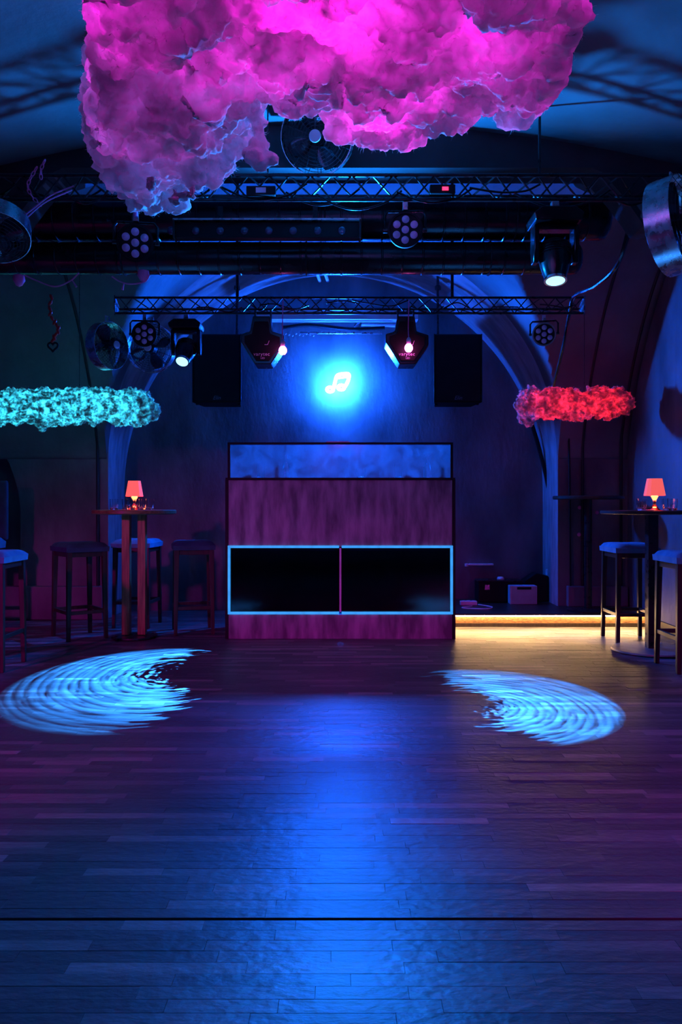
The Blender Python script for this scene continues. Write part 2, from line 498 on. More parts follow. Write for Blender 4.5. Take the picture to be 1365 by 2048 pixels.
def hx(x):
    t = (x - AX) / AR
    return AZ + AR * math.sqrt(max(0, 1 - t * t))
def hy(y):
    t = (y - 6.1) / 1.9
    return AZ + 1.95 * max(0.0, 1 - t * t) ** 0.75
def zn(x): return 3.43 - x * x / 17.0

def floor_build():
    base = MB().box(((XL + XR) / 2, (YF + YB) / 2, -0.06), (XR - XL + .4, YB - YF + .4, 0.09)).build('floor', 'darktrim')
    struct(base)
    rnd = random.Random(3)
    planks = []
    w, seam = 0.05, 2.215
    y = 0.55
    while y < YB:
        y1 = y + w
        x = XL - rnd.random() * 0.3
        while x < XR:
            ln = rnd.uniform(0.22, 0.52)
            a, b = max(x, XL), min(x + ln, XR)
            if b - a > 0.02 and not (y > YA - .02 and (a > AX + AR or b < AX - AR)):
                planks.append((a, b, y, y1, rnd.random() ** 1.6, rnd.uniform(-0.0007, 0.0004)))
            x += ln
        y = y1
        if abs(y - seam) < w / 2:
            y += 0.014
    def geo(mb, tones, pl):
        a, b, c, d, t, dz = pl
        g = 0.0002; e = 0.0004
        z1 = dz
        vs = [(a + g, c + g, -0.015), (b - g, c + g, -0.015), (b - g, d - g, -0.015), (a + g, d - g, -0.015),
              (a + g, c + g, z1 - e), (b - g, c + g, z1 - e), (b - g, d - g, z1 - e), (a + g, d - g, z1 - e),
              (a + g + e, c + g + e, z1), (b - g - e, c + g + e, z1), (b - g - e, d - g - e, z1), (a + g + e, d - g - e, z1)]
        fs = [(8, 9, 10, 11)]
        for i in range(4):
            j = (i + 1) % 4
            fs += [(i, j, j + 4, i + 4), (i + 4, j + 4, j + 8, i + 8)]
        mb.add(vs, fs)
        tones += [t] * 12
    def finish(mb, tones, name):
        me = bpy.data.meshes.new(name)
        me.from_pydata(mb.v, [], mb.f)
        at_ = me.attributes.new('tone', 'FLOAT', 'POINT')
        at_.data.foreach_set('value', tones)
        me.materials.append(M['floor'])
        o = bpy.data.objects.new(name, me); COL.objects.link(o); o.parent = base
        return o
    def inview(pl):
        xm, ym = (pl[0] + pl[1]) / 2, (pl[2] + pl[3]) / 2
        return ym > 1.72 and abs(xm) < ym * 0.4285 + 0.2
    vis = sorted([p for p in planks if inview(p)], key=lambda p: p[2])[:290]
    vs_ = set(id(p) for p in vis)
    for pl in vis:
        mb = MB(); t = []; geo(mb, t, pl); finish(mb, t, 'plank')
    mb = MB(); t = []
    for pl in planks:
        if id(pl) not in vs_: geo(mb, t, pl)
    o = finish(mb, t, 'parquet'); o['kind'] = 'stuff'
floor_build()

def grid(fn, nu, nv):
    vs = []; fs = []
    for i in range(nu + 1):
        for j in range(nv + 1):
            vs.append(fn(i / nu, j / nv))
    for i in range(nu):
        for j in range(nv):
            a = i * (nv + 1) + j
            fs.append((a, a + 1, a + nv + 2, a + nv + 1))
    return vs, fs
def solid_grid(fn, off, nu, nv, name, m):
    mb = MB()
    vs, fs = grid(fn, nu, nv)
    mb.add(vs, fs)
    o = mb.build(name, m, smooth=True)
    sd = o.modifiers.new('thickness', 'SOLIDIFY'); sd.thickness = off; sd.offset = 1.0
    return struct(o)
# near bay: shallow barrel; far bay: groined vault
def up(o):
    # make normals point up so that the thickness grows away from the room
    me = o.data
    if sum(p.normal.z for p in me.polygons) < 0: me.flip_normals()
    return o
up(solid_grid(lambda u, v: (XL + (XR - XL) * u, YF + (YN - YF) * v, zn(XL + (XR - XL) * u)), 0.1, 50, 12, 'ceiling', 'vault'))
def vz(x, y):
    a = hx(x) if abs(x - AX) < AR else 0
    return max(a, hy(y), AZ)
up(solid_grid(lambda u, v: (XL + (XR - XL) * u, YN + (YA - YN) * (1 - (1 - v) ** 1.6), vz(XL + (XR - XL) * u, YN + (YA - YN) * (1 - (1 - v) ** 1.6))), 0.08, 150, 60, 'ceiling', 'vault'))
# spandrel between the two bays
mb = MB()
xs = [XL + (XR - XL) * i / 120 for i in range(121)]
zb = [min(3.17, vz(x, YN)) for x in xs]
poly = [(x, z) for x, z in zip(xs, zb)] + [(x, max(zn(x) + 0.1, vz(x, YN) + .1)) for x in reversed(xs)]
n = len(xs)
vs = []
for y in (YN - 0.015, YN + 0.22):
    for i, x in enumerate(xs):
        vs.append((x, y, zb[i])); vs.append((x, y, max(zn(x), vz(x, YN)) + 0.12))
fs = []
for i in range(n - 1):
    fs.append((2 * i, 2 * i + 1, 2 * i + 3, 2 * i + 2))
    k = 2 * n
    fs.append((k + 2 * i, k + 2 * i + 2, k + 2 * i + 3, k + 2 * i + 1))
    fs.append((2 * i, 2 * i + 2, k + 2 * i + 2, k + 2 * i))
struct(mb.add(vs, fs).build('trim_1', 'darkplaster'))

# wall with the arch opening (face at YA)
def arch_front(t):      # t 0..1 from left foot over the crown to right foot
    return _arch(t, AR, AZ, AX)
def _arch(t, r, z0, x0):
    leg = z0; arc = PI * r; tot = 2 * leg + arc
    d = t * tot
    if d < leg: return (x0 - r, d)
    if d < leg + arc:
        a = PI - (d - leg) / r
        return (x0 + r * math.cos(a), z0 + r * math.sin(a))
    return (x0 + r, tot - d)
NA = 96
front = [_arch(i / NA, AR, AZ, AX) for i in range(NA + 1)]
def back_pt(i):
    x, z = front[i]
    if z <= AZ: return (AX + (x - AX) * 1.0, z * 1.305 / AZ)
    return (AX + (x - AX) * 1.0, 1.305 + (z - AZ) * 2.31 / AR)
back = [back_pt(i) for i in range(NA + 1)]
TOP = 4.2
mb = MB()
vs = []; fs = []
for (x, z) in front:
    vs.append((x, YA, z)); vs.append((x, YA, TOP))
for i in range(NA):
    if abs(front[i][0] - front[i + 1][0]) > 1e-6:
        fs.append((2 * i, 2 * i + 1, 2 * i + 3, 2 * i + 2))
mb.add(vs, fs)
# pier right of the arch, wall left of it with a shallow arched niche
mb.add([(AX + AR, YA, 0), (XR, YA, 0), (XR, YA, TOP), (AX + AR, YA, TOP)], [(0, 1, 2, 3)])
NX, NR, NZ = -4.62, 1.40, 1.0
nich = [(NX + NR * math.cos(a), NZ + NR * math.sin(a)) for a in [PI / 2 * i / 24 for i in range(25)]]
nich = [(NX + NR, 0)] + nich
mb.add([(NX + NR, YA, 0), (AX - AR, YA, 0), (AX - AR, YA, TOP), (NX + NR, YA, TOP)], [(0, 1, 2, 3)])
vs = []; fs = []
for (x, z) in nich[1:]:
    vs.append((x, YA, z)); vs.append((x, YA, TOP))
for i in range(len(nich) - 2): fs.append((2 * i, 2 * i + 1, 2 * i + 3, 2 * i + 2))
mb.add(vs, fs)
vs = []; fs = []
for (x, z) in nich:
    vs.append((x, YA, z)); vs.append((x, YA + .3, z))
for i in range(len(nich) - 1): fs.append((2 * i, 2 * i + 1, 2 * i + 3, 2 * i + 2))
mb.add(vs, fs)
mb.add([(XL, YA + .3, 0), (NX + NR, YA + .3, 0), (NX + NR, YA + .3, 2.5), (XL, YA + .3, 2.5)], [(0, 1, 2, 3)])
struct(mb.build('wall_back', 'plaster'))
# arch soffit: lofted from the face back to the alcove wall
vs = []; fs = []
STEPS = 5
for (f, b) in zip(front, back):
    for k in range(STEPS + 1):
        t = k / STEPS
        vs.append((f[0] + (b[0] - f[0]) * t, YA + (YB - YA) * t, f[1] + (b[1] - f[1]) * t))
w = STEPS + 1
for i in range(NA):
    for k in range(STEPS):
        fs.append((i * w + k, i * w + k + 1, (i + 1) * w + k + 1, (i + 1) * w + k))
struct(MB().add(vs, fs).build('trim_2', 'soffit', smooth=True))
# back wall of the alcove
mb = MB().add([(AX - AR - .1, YB, -.1), (AX + AR + .1, YB, -.1), (AX + AR + .1, YB, TOP), (AX - AR - .1, YB, TOP)], [(0, 1, 2, 3)])
struct(mb.build('wall_alcove', 'plaster'))
for nm, c, d in (('wall_left', (XL - .05, (YF + YB) / 2, 2.0), (0.1, YB - YF + .6, 4.4)),
                 ('wall_right', (XR + .05, (YF + YA) / 2, 2.0), (0.1, YA - YF, 4.4)),
                 ('wall_front', ((XL + XR) / 2, YF - .05, 2.0), (XR - XL, 0.1, 4.4))):
    struct(MB().box(c, d).build(nm, 'plaster'))
# low plinth round the foot of the walls, left and right of the booth
struct(MB().box((-2.92, YA - .05, .165), (1.1, .1, .33)).build('baseboard_left', 'plaster', bevel=.01))
struct(MB().box((2.56, YA - .04, .229), (.6, .08, .203)).build('baseboard_right', 'plaster', bevel=.01))
struct(MB().box((XR - .012, 3.4, .05), (.024, 8.0, .1)).build('baseboard_side', 'darkwood'))
# vault ribs: dark seams where the webs fold
def seam_curve(name, pts, r):
    return struct(MB().tube(curve_pts(pts, 40), r, 6).build(name, 'darktrim', smooth=True))
for nm, x, y0 in (('trim_3', 2.42, 7.99), ('trim_4', 2.80, 7.97), ('trim_5', -2.44, 7.99)):
    ys = [y0 - 0.02 - (y0 - 5.2) * (i / 22) ** 1.7 for i in range(23)]
    seam_curve(nm, [(x, y0 - .01, .0 if x < 0 else .13), (x, y0 - .012, .8), (x, y0 - .015, 1.5)] + [(x, y, vz(x, y) - 0.004) for y in ys], 0.014)

# ================================================================ dj booth
bx0, bx1, BY = -0.969, 0.958, 6.785
bw = bx1 - bx0; bc = (bx0 + bx1) / 2
booth = thing('dj_booth', (bc, BY, 0), 'wide plastered DJ booth outlined in blue light with a clear screen on top', 'booth')
D = 0.75
h = bw / 2
MB().box((0, .03, 1.069), (bw - .02, .06, .57)).build('front_panel', 'booth', booth, bevel=.004)
MB().box((0, .03, .104), (bw - .02, .06, .208)).build('base_panel', 'booth', booth, bevel=.004)
for sx in (-1, 1):
    MB().box((sx * (h + .004), D / 2, .68), (.028, D, 1.36)).build('side_panel', 'black', booth)
MB().box((0, D / 2, 1.364), (bw + .03, D + .02, .02)).build('counter', 'black', booth)
MB().box((0, .62, .5), (bw - .06, .02, .6)).build('bay_back', 'black', booth)
MB().box((0, .34, .195), (bw - .06, .56, .02)).build('bay_floor', 'black', booth)
t = .021
zl, zh = .222, .786
def ledbar(c, d): MB().box(c, d).build('led_profile', 'led', booth, bevel=.003)
for x0, x1 in ((-h + .005, -.011), (.011, h - .005)):
    ledbar(((x0 + x1) / 2, -.004, zh), (x1 - x0, .022, t))
    ledbar(((x0 + x1) / 2, -.004, zl), (x1 - x0, .022, t))
for sx in (-1, 1):
    ledbar((sx * (h - .0155), -.004, (zl + zh) / 2), (t, .022, zh - zl - t))
MB().box((0, -.002, (zl + zh) / 2), (.016, .02, zh - zl - t)).build('divider', 'lilac', booth)
for sx in (-1, 1):
    MB().box((sx * (h / 2 - .002), .02, (zl + zh) / 2), (h - .04, .006, zh - zl - t)).build('smoked_pane', 'darkpane', booth)
# clear screen on the counter
sz0, sz1 = 1.374, 1.664
for sx in (-1, 1):
    MB().box((sx * (h - .012), .02, (sz0 + sz1) / 2), (.022, .02, sz1 - sz0)).build('screen_post', 'black', booth)
MB().box((0, .02, sz1 + .004), (bw - .002, .024, .016)).build('screen_rail', 'black', booth)
MB().box((0, .02, (sz0 + sz1) / 2), (bw - .05, .006, sz1 - sz0)).build('screen_pane', 'pane', booth)
MB().box((-.02, .02, sz1 + .016), (.20, .016, .008)).build('clip', 'whitepaint', booth)
# subwoofers in the bay
sub = thing('subwoofer', (bc - .48, BY + .08, .206), 'black subwoofer behind the left smoked pane of the booth', 'speaker', 'subwoofers in the booth')
MB().box((0, .24, .27), (.86, .46, .53)).build('cabinet', 'black', sub, bevel=.01)
mxf = Matrix.Translation((-.16, .008, .27)) @ Matrix.Rotation(R(90), 4, 'X')
MB().lathe([(.21, .0), (.215, .012), (.19, .014), (.17, .004), (.06, -.03), (.055, -.01), (.0, .0)], 32, mxf, cap=False).build('cone', 'blackgloss', sub, smooth=True)
MB().box((.27, .006, .27), (.22, .01, .12)).build('port', 'blackgloss', sub)
dup(sub, (bc + .48, BY + .08, .206), (0, 0, 0), 'black subwoofer behind the right smoked pane of the booth')
# glasses on the counter behind the clear screen
def tumbler_mesh(mb, r=.036, hgt=.085, n=14):
    pr = [(0.0, 0.002), (r * .78, 0.0), (r * .86, .006), (r * .96, hgt * .5), (r, hgt), (r * .93, hgt), (r * .86, hgt * .5), (r * .74, .016), (0, .013)]
    mb.lathe(pr, n, None, cap=False); return mb
def counter_glass(px, kind):
    p = at(px, 958, BY + .22)
    lab = {522: 'tall glass behind the clear screen, leftmost on the booth counter', 573: 'narrow bottle behind the clear screen left of centre on the booth counter',
           722: 'short wide glass behind the clear screen at the middle of the booth counter', 797: 'pair-side tall glass behind the clear screen right of centre on the counter',
           855: 'narrow bottle behind the clear screen, rightmost on the booth counter'}[px]
    if kind == 'bottle':
        o = MB().lathe([(0, 0), (.032, 0), (.034, .01), (.034, .10), (.012, .15), (.012, .20), (.014, .20), (.014, .21), (.0, .21)], 16, None, cap=False).build('bottle', 'clear', None, True)
        tag(o, lab, 'bottle')
    else:
        mb = MB(); tumbler_mesh(mb, .036 if kind == 'tall' else .042, .13 if kind == 'tall' else .09, 20)
        o = mb.build('drinking_glass', 'clear', None, True); tag(o, lab.replace('pair-side ', ''), 'glass')
    o.location = (p.x, p.y, 1.3745)
for px, k in ((522, 'tall'), (573, 'bottle'), (722, 'short'), (797, 'tall'), (855, 'bottle')): counter_glass(px, k)

# ================================================================ stage with warm light
sy0 = 7.42
stage = thing('stage_platform', (0, 0, 0), 'low wooden stage beside the booth with a warm light strip under its edge', 'stage')
poly = [(.985, sy0), (XR - .005, sy0), (XR - .005, YA - .005), (AX + AR - .01, YA - .005), (AX + AR - .01, YB - .01), (.985, YB - .01)]
MB().prism(poly, .112, .128, 'z').build('deck', 'darkwood', stage)
poly2 = [(x + (.0 if x < 1 else 0), y + (.045 if y == sy0 else 0)) for x, y in poly]
MB().prism(poly2, .001, .112, 'z').build('fascia', 'pine', stage)
MB().box(((.985 + XR) / 2, sy0 + .036, .018), (XR - 1.0, .016, .034)).build('skirting', 'darkwood', stage)
MB().box(((.985 + XR) / 2, sy0 + .014, .1065), (XR - 1.0, .016, .009)).build('led_strip', 'warm', stage)

# ================================================================ neon sign
sign = thing('neon_sign', at(680, 768, 8.56), 'glowing blue neon music note on the wall above the booth', 'sign')
sc_ = F / 8.56
def SP(px, py, dy=-.11): return Vector(((px - 680) / sc_, dy, (768 - py) / sc_))
left_head = [SP(661 + 6.5 * math.cos(a), 782 + 4.6 * math.sin(a)) for a in [2 * PI * i / 16 for i in range(16)]]
right_head = [SP(683 + 6.5 * math.cos(a), 778 + 4.6 * math.sin(a)) for a in [2 * PI * i / 16 for i in range(16)]]
MB().tube(left_head, .017, 8, True).build('left_note_head', 'neon', sign, True)
MB().tube(right_head, .017, 8, True).build('right_note_head', 'neon', sign, True)
MB().tube(curve_pts([SP(668, 780), SP(671, 766), SP(674, 756), SP(679, 752.5), SP(690, 751), SP(697, 751.5), SP(698.5, 756), SP(696, 766), SP(691, 776)], 30), .018, 8).build('stem_and_beam', 'neon', sign, True)
MB().tube([SP(674, 760), SP(696, 757)], .010, 8).build('lower_beam', 'neon', sign, True)
for px, py in ((672, 758), (697, 758)):
    MB().tube([SP(px, py, -.11), SP(px, py, .04)], .005, 6).build('standoff', 'chrome', sign, True)

# ================================================================ trusses
def truss(name, x0, x1, Y, zt, zb_, label, step, r, dep):
    L_ = x1 - x0
    root = thing(name, ((x0 + x1) / 2, Y, zb_), label, 'truss')
    hgt = zt - zb_
    ch = {'a': (0, hgt), 'b': (0, 0), 'c': (dep, hgt * .5)}
    for k, (dy, dz) in ch.items():
        MB().tube([(-L_ / 2, dy, dz), (L_ / 2, dy, dz)], r, 10).build('chord', 'blackmetal', root, True)
    n_ = int(L_ / step)
    shared = {}
    for k0, k1 in (('a', 'b'), ('b', 'c'), ('c', 'a')):
        for i in range(n_):
            key = (k0, k1, i % 2)
            xa = -L_ / 2 + step * i + .03
            if key not in shared:
                (ya, za), (yb, zb2) = ch[k0], ch[k1]
                if i % 2: (ya, za), (yb, zb2) = (yb, zb2), (ya, za)
                o = MB().tube([(0, ya, za), (step, yb, zb2)], r * .5, 6).build('brace', 'blackmetal', root, True)
                shared[key] = o.data
            else:
                o = bpy.data.objects.new('brace', shared[key]); COL.objects.link(o); o.parent = root
            o.location = (xa, 0, 0)
    for sx in (-1, 1):
        MB().prism([(-.015, -.015), (dep + .015, hgt * .5), (-.015, hgt + .015)], sx * L_ / 2 - .004, sx * L_ / 2 + .004, 'x').build('end_plate', 'steel', root)
    return root
FY, BYT = 4.43, 6.13
front_truss = truss('lighting_truss', -2.5, 2.5, FY, 2.978, 2.842, 'long black lattice truss in front, under the big pink cotton cloud', .115, .011, .13)
back_truss = truss('lighting_truss', -1.74, 1.87, BYT, 2.738, 2.618, 'shorter black lattice truss above the DJ booth', .105, .009, .12)
back_truss.name = 'lighting_truss.001'
def rod(px, Y, z0, z1, label, r=.006, nm='hanging_rod'):
    x = (px - 682.5) * Y / F
    o = MB().tube([(0, 0, 0), (0, 0, z1 - z0)], r, 8).build(nm, 'blackmetal', None, True)
    o.location = (x, Y, z0); tag(o, label, 'rod')
rod(1080, FY, 2.985, zn(1.1), 'thin black rod holding up the front truss beside the pink cloud', .008)
rod(536, FY, 2.985, zn(-.4), 'thin rod holding the front truss beneath the gap in the pink cloud', .004)
rod(475, BYT, 2.74, vz(-.8, BYT), 'black rod above the back truss on the left', .012)
rod(905, BYT, 2.74, vz(.86, BYT), 'black rod above the back truss on the right', .012)

# ================================================================ ducts and led bar
def duct(x0, x1, Y, z, r, label, pitch):
    root = thing('ventilation_duct', ((x0 + x1) / 2, Y, z - r), label, 'duct')
    prof = []
    x = -(x1 - x0) / 2
    e = (x1 - x0) / 2
    prof.append((r * .2, x))
    prof.append((r, x + .002))
    k = x + .04
    while k < e - .12:
        prof += [(r, k), (r + .0045, k + .004), (r + .0045, k + .010), (r, k + .014)]
        k += pitch
    prof += [(r, e - .05), (r * .93, e - .02), (r * .7, e), (r * .05, e + .004)]
    MB().lathe(prof, 40, Matrix.Translation((0, 0, r)) @ Matrix.Rotation(R(90), 4, 'Y'), True).build('spiral_pipe', 'duct', root, True)
    for k in range(5):
        xx = -e + (2 * e) * (k + .5) / 5
        MB().tube([(xx + .0, (r + .006) * math.cos(a), r + (r + .006) * math.sin(a)) for a in [2 * PI * i / 32 for i in range(32)]], .005, 6, True).build('hanger_band', 'blackmetal', root, True)
    return root
duct(-4.5, 1.78, 5.31, 3.045, .135, 'thick black spiral air duct, the upper of two across the vault', .135)
duct(-4.5, 1.60, 5.33, 2.793, .105, 'black spiral air duct, the lower and thinner of two across the vault', .135)
bar = thing('led_bar', ((-1.05 + .125) / 2, 4.99, 2.81), 'long black LED bar with a row of small lenses below the upper duct', 'light')
bl = 1.175
MB().box((0, .04, .06), (bl, .07, .10)).build('housing', 'black', bar, bevel=.006)
MB().box((0, .0, .117), (bl, .05, .012)).build('top_rail', 'steel', bar)
for sx in (-1, 1): MB().box((sx * (bl / 2 - .005), .02, .06), (.012, .09, .12)).build('end_cap', 'blackmetal', bar, bevel=.003)
lens_me = None
for i in range(8):
    x = (-1.05 + .46) + (i - 3.5) * .153 - bar.location.x + .0
    o = MB().lathe([(.0, .010), (.018, .009), (.024, .004), (.026, 0), (.026, -.006)], 18, Matrix.Rotation(R(90), 4, 'X'), False).build('lens', 'darklens', bar, True)
    o.location = (x + .06, .004, .055)
for sx in (-1, 1): MB().box((sx * .3, .05, .16), (.03, .02, .12)).build('bracket', 'blackmetal', bar)

# ================================================================ stage lights
def moving_head(loc, sc, label, tilt, group='moving head lights on the trusses'):
    root = thing('moving_head_light', loc, label, 'light', group)
    s = sc
    # origin is the top of the clamp; everything hangs below
    MB().box((0, 0, -.03 * s), (.04 * s, .04 * s, .06 * s)).build('clamp', 'steel', root, bevel=.004)
    MB().prism([(-.125 * s, -.13 * s), (-.135 * s, -.09 * s), (-.09 * s, -.055 * s), (.09 * s, -.055 * s), (.135 * s, -.09 * s), (.125 * s, -.13 * s)], -.1 * s, .1 * s).build('base', 'blackgloss', root, bevel=.006)
    MB().box((0, 0, -.145 * s), (.23 * s, .08 * s, .03 * s)).build('yoke_bridge', 'blackgloss', root, bevel=.006)
    for sx in (-1, 1):
        pl = [(-.045 * s, -.135 * s), (.045 * s, -.135 * s), (.05 * s, -.26 * s), (.03 * s, -.34 * s), (-.03 * s, -.34 * s), (-.05 * s, -.26 * s)]
        MB().prism(pl, sx * .108 * s - .014 * s, sx * .108 * s + .014 * s, 'x').build('yoke_arm', 'blackgloss', root, bevel=.006, smooth=True)
    hd = MB().lathe([(.0, .085), (.05, .082), (.078, .06), (.086, .02), (.086, -.03), (.07, -.10), (.058, -.135), (.058, -.15), (.048, -.15)], 28, Matrix.Scale(s, 4), False).build('head', 'blackgloss', root, True, loc=(0, 0, -.29 * s), rot=(tilt[0], tilt[1], 0))
    MB().lathe([(.050, -.143), (.050, -.156), (.061, -.156), (.061, -.143)], 28, Matrix.Scale(s, 4), False).build('front_ring', 'chrome', hd, True)
    MB().lathe([(.0, -.158), (.03, -.157), (.05, -.150)], 28, Matrix.Scale(s, 4), False).build('lens', 'bluelens', hd, True)
    for k in range(5):
        MB().tube([(.088 * s * math.cos(a), .088 * s * math.sin(a), (.045 - k * .014) * s) for a in [2 * PI * i / 24 for i in range(24)]], .0022 * s, 5, True).build('cooling_fin', 'blackmetal', hd, True)
    return root
p = at(1110, 394, FY)
moving_head((p.x, FY, 2.842 - .013), 1.02, 'black moving head light on the front truss, its lens glowing blue', (R(-14), R(2)))
p = at(373, 640, BYT)
moving_head((p.x, BYT, 2.618 - .01), .92, 'black moving head light on the back truss beside the left loudspeaker', (R(-38), R(8)))

def par_can(loc, sc, label, rz, rx, ringmat='black', group='round LED spotlights on the trusses'):
    root = thing('par_light', loc, label, 'light', group, (0, 0, rz))
    s = sc
    MB().box((0, 0, -.02 * s), (.03 * s, .03 * s, .05 * s)).build('clamp', 'steel', root, bevel=.003)
    pts = [(-.118 * s, 0, -.17 * s), (-.118 * s, 0, -.07 * s), (-.10 * s, 0, -.048 * s), (.10 * s, 0, -.048 * s), (.118 * s, 0, -.07 * s), (.118 * s, 0, -.17 * s)]
    MB().tube(pts, .008 * s, 6).build('yoke', 'blackmetal', root, True)
    mx = Matrix.Rotation(R(90), 4, 'X') @ Matrix.Scale(s, 4)
    hs = MB().lathe([(.0, -.09), (.06, -.088), (.085, -.07), (.097, -.02), (.10, .02), (.102, .035), (.09, .036), (.088, .026), (.0, .025)], 32, mx, False).build('housing', ringmat, root, True, loc=(0, 0, -.16 * s), rot=(rx, 0, 0))
    MB().lathe([(.088, .0262), (0, .0264)], 32, mx, False).build('face_plate', 'black', hs)
    for i in range(7):
        a = i * PI / 3 + .5
        r_ = 0 if i == 6 else .058
        m2 = mx @ Matrix.Translation((r_ * math.cos(a), r_ * math.sin(a), .026))
        MB().lathe([(.021, 0), (.022, .006), (.014, .012), (0, .014)], 16, m2, False).build('lens', 'lens', hs, True)
    for sx in (-1, 1):
        MB().tube([(sx * .104 * s, 0, 0), (sx * .128 * s, 0, 0)], .012 * s, 10).build('knob', 'blackmetal', hs, True)
    return root
p = at(270, 398, FY - .02)
par_can((p.x, FY, 2.842 - .08), 1.0, 'black round seven-lens spotlight on the front truss, left, with a pale clamp', R(8), R(16))
p = at(811, 398, FY)
par_can((p.x, FY, 2.842 - .02), .95, 'black round seven-lens spotlight on the front truss, right of its middle', R(-3), R(8))
p = at(291, 640, BYT)
par_can((p.x, BYT - .02, 2.618 - .02), .92, 'black round seven-lens spotlight on the back truss in front of a caged fan', R(6), R(10))
p = at(1089, 640, BYT)
par_can((p.x, BYT, 2.618 - .02), .88, 'grey rimmed round spotlight hanging at the right end of the back truss', R(-14), R(14), 'brushed')
p = at(270, 432, FY - .02)
o = MB().tube([(0, 0, 0), (.004, 0, -.10)], [.018, .013], 10).build('cable_tie', 'pinklit', None, True); o.location = (p.x, FY - .02, 2.842)
tag(o, 'pale cloth strip wrapped round the clamp of the left front spotlight', 'cloth strip')

# derby effect lights: dark hexagonal shells with lettering
def derby(px, Y, label, mirror):
    root = thing('effect_light', ((px - 682.5) * Y / F, Y, 1.15 + (1008 - 728) * Y / F), label, 'light', 'hexagonal effect lights on the back truss')
    s = Y / F
    pl = [(-18, 96), (16, 96), (20, 66), (44, 58), (44, 38), (18, 0), (-14, 0), (-42, 44), (-42, 60), (-24, 66)]
    pl = [((-x if mirror else x) * s, z * s) for x, z in pl]
    MB().prism(pl, 0, .22).build('shell', 'blackgloss', root, bevel=.006)
    MB().prism([(x * .82, z * .82 + 6 * s) for x, z in pl], -.012, 0.001).build('front_plate', 'black', root, bevel=.003)
    for sx in (-1, 1):
        MB().box((sx * .06, .1, 100 * s), (.012, .03, .10)).build('bracket', 'blackmetal', root)
    MB().tube([(-.06, .1, 110 * s), (.06, .1, 110 * s)], .006, 6).build('bracket_bar', 'blackmetal', root, True)
    text_obj('lettering', 'varytec', 9.5 * s, 'letter', root, (0, -.0135, 19 * s), (R(90), 0, 0), space=1.15)
    text_obj('small_lettering', 'LED', 5.0 * s, 'letter', root, (2 * s, -.0135, 11 * s), (R(90), 0, 0))
    MB().tube([(6 * s, -.0135, 38 * s), (12 * s, -.0135, 38 * s), (15 * s, -.0135, 46 * s)], .0018, 5).build('emblem', 'letter', root)
    return root
derby(524, 5.98, 'dark hexagonal effect light with pale lettering, left of the neon note', False)
derby(814, 5.98, 'dark hexagonal effect light with pale lettering, right of the neon note', False)

def pendant(px, py, Y, ztop, label):
    p = at(px, py, Y)
    root = thing('bulb_pendant', p, label, 'bulb', 'pink bulbs on cords from the back truss')
    MB().lathe([(0, -.032), (.016, -.029), (.028, -.014), (.031, 0), (.027, .016), (.016, .03), (.0, .032)], 20, None, False).build('bulb', 'bulbpink', root, True)
    MB().lathe([(.015, .028), (.017, .034), (.017, .062), (.011, .075), (.004, .08)], 16, None, True).build('socket', 'plug', root, True)
    MB().tube(curve_pts([(0, 0, .078), (-.003, 0, .16), (.002, 0, ztop - p.z)], 8), .004, 6).build('cord', 'pinklit', root, True)
pendant(566, 701, 5.90, 2.66, 'glowing pink bulb on a cord in front of the left hexagonal light')
pendant(818, 696, 5.90, 2.66, 'glowing pink bulb on a cord in front of the right hexagonal light')

# ================================================================ caged fans
def fan(loc, r, rot, label, dep=.10, rim='steel', group='caged fans round the trusses'):
    root = thing('caged_fan', loc, label, 'fan', group, rot)
    # faces local -Y
    def ring(rr, y, th): return [(rr * math.cos(a), y, rr * math.sin(a)) for a in [2 * PI * i / 40 for i in range(40)]], th
    mx = Matrix.Rotation(R(90), 4, 'X')
    MB().lathe([(r, -dep / 2), (r + .004, -dep / 2), (r + .004, dep / 2), (r, dep / 2), (r, -dep / 2)], 40, mx, False).build('rim', rim, root, True)
    for sgn, nm in ((-1, 'front_guard'), (1, 'rear_guard')):
        mb = MB()
        for k in range(1, 11):
            rr = r * k / 11
            y = sgn * (dep / 2 + .05 * (1 - (k / 11) ** 2))
            pts, th = ring(rr, y, .0014)
            mb.tube(pts, .0014, 5, True)
        for k in range(16):
            a = 2 * PI * k / 16
            mb.tube([(r * u * math.cos(a), sgn * (dep / 2 + .05 * (1 - u * u)), r * u * math.sin(a)) for u in (.12, .4, .7, 1)], .0016, 5)
        g = mb.build(nm, 'blackmetal', root, True); g['kind'] = 'stuff'
        MB().lathe([(0, .006), (r * .16, .004), (r * .17, -.004), (0, -.004)], 24, Matrix.Translation((0, sgn * (dep / 2 + .055), 0)) @ mx, False).build('badge' if sgn < 0 else 'motor_cap', 'whitepaint' if sgn < 0 else 'black', root, True)
    MB().lathe([(0, .05), (r * .2, .045), (r * .22, -.03), (0, -.04)], 24, mx, False).build('hub', 'black', root, True)
    for k in range(4):
        a = k * PI / 2 + .4
        vs = []; fs = []
        for i in range(6):
            u = i / 5
            rr = r * (.2 + .7 * u)
            wv = .16 + .26 * math.sin(PI * min(1, u * .9 + .12))
            for j in range(4):
                b = a + (j / 3 - .5) * wv * 2
                vs.append((rr * math.cos(b), (j / 3 - .5) * .06, rr * math.sin(b)))
        for i in range(5):
            for j in range(3):
                q = i * 4 + j; fs.append((q, q + 1, q + 5, q + 4))
        bl_ = MB().add(vs, fs).build('blade', 'fanpane', root, True)
        sd = bl_.modifiers.new('t', 'SOLIDIFY'); sd.thickness = .004
    MB().tube([(-.02, 0, r + .0), (-.02, 0, r + .05), (.02, 0, r + .05), (.02, 0, r)], .007, 6).build('hook', 'steel', root, True)
    return root
fan(at(636, 275, 4.62), .205, (R(20), 0, R(-8)), 'dark caged fan behind the front truss in the gap of the pink cloud')
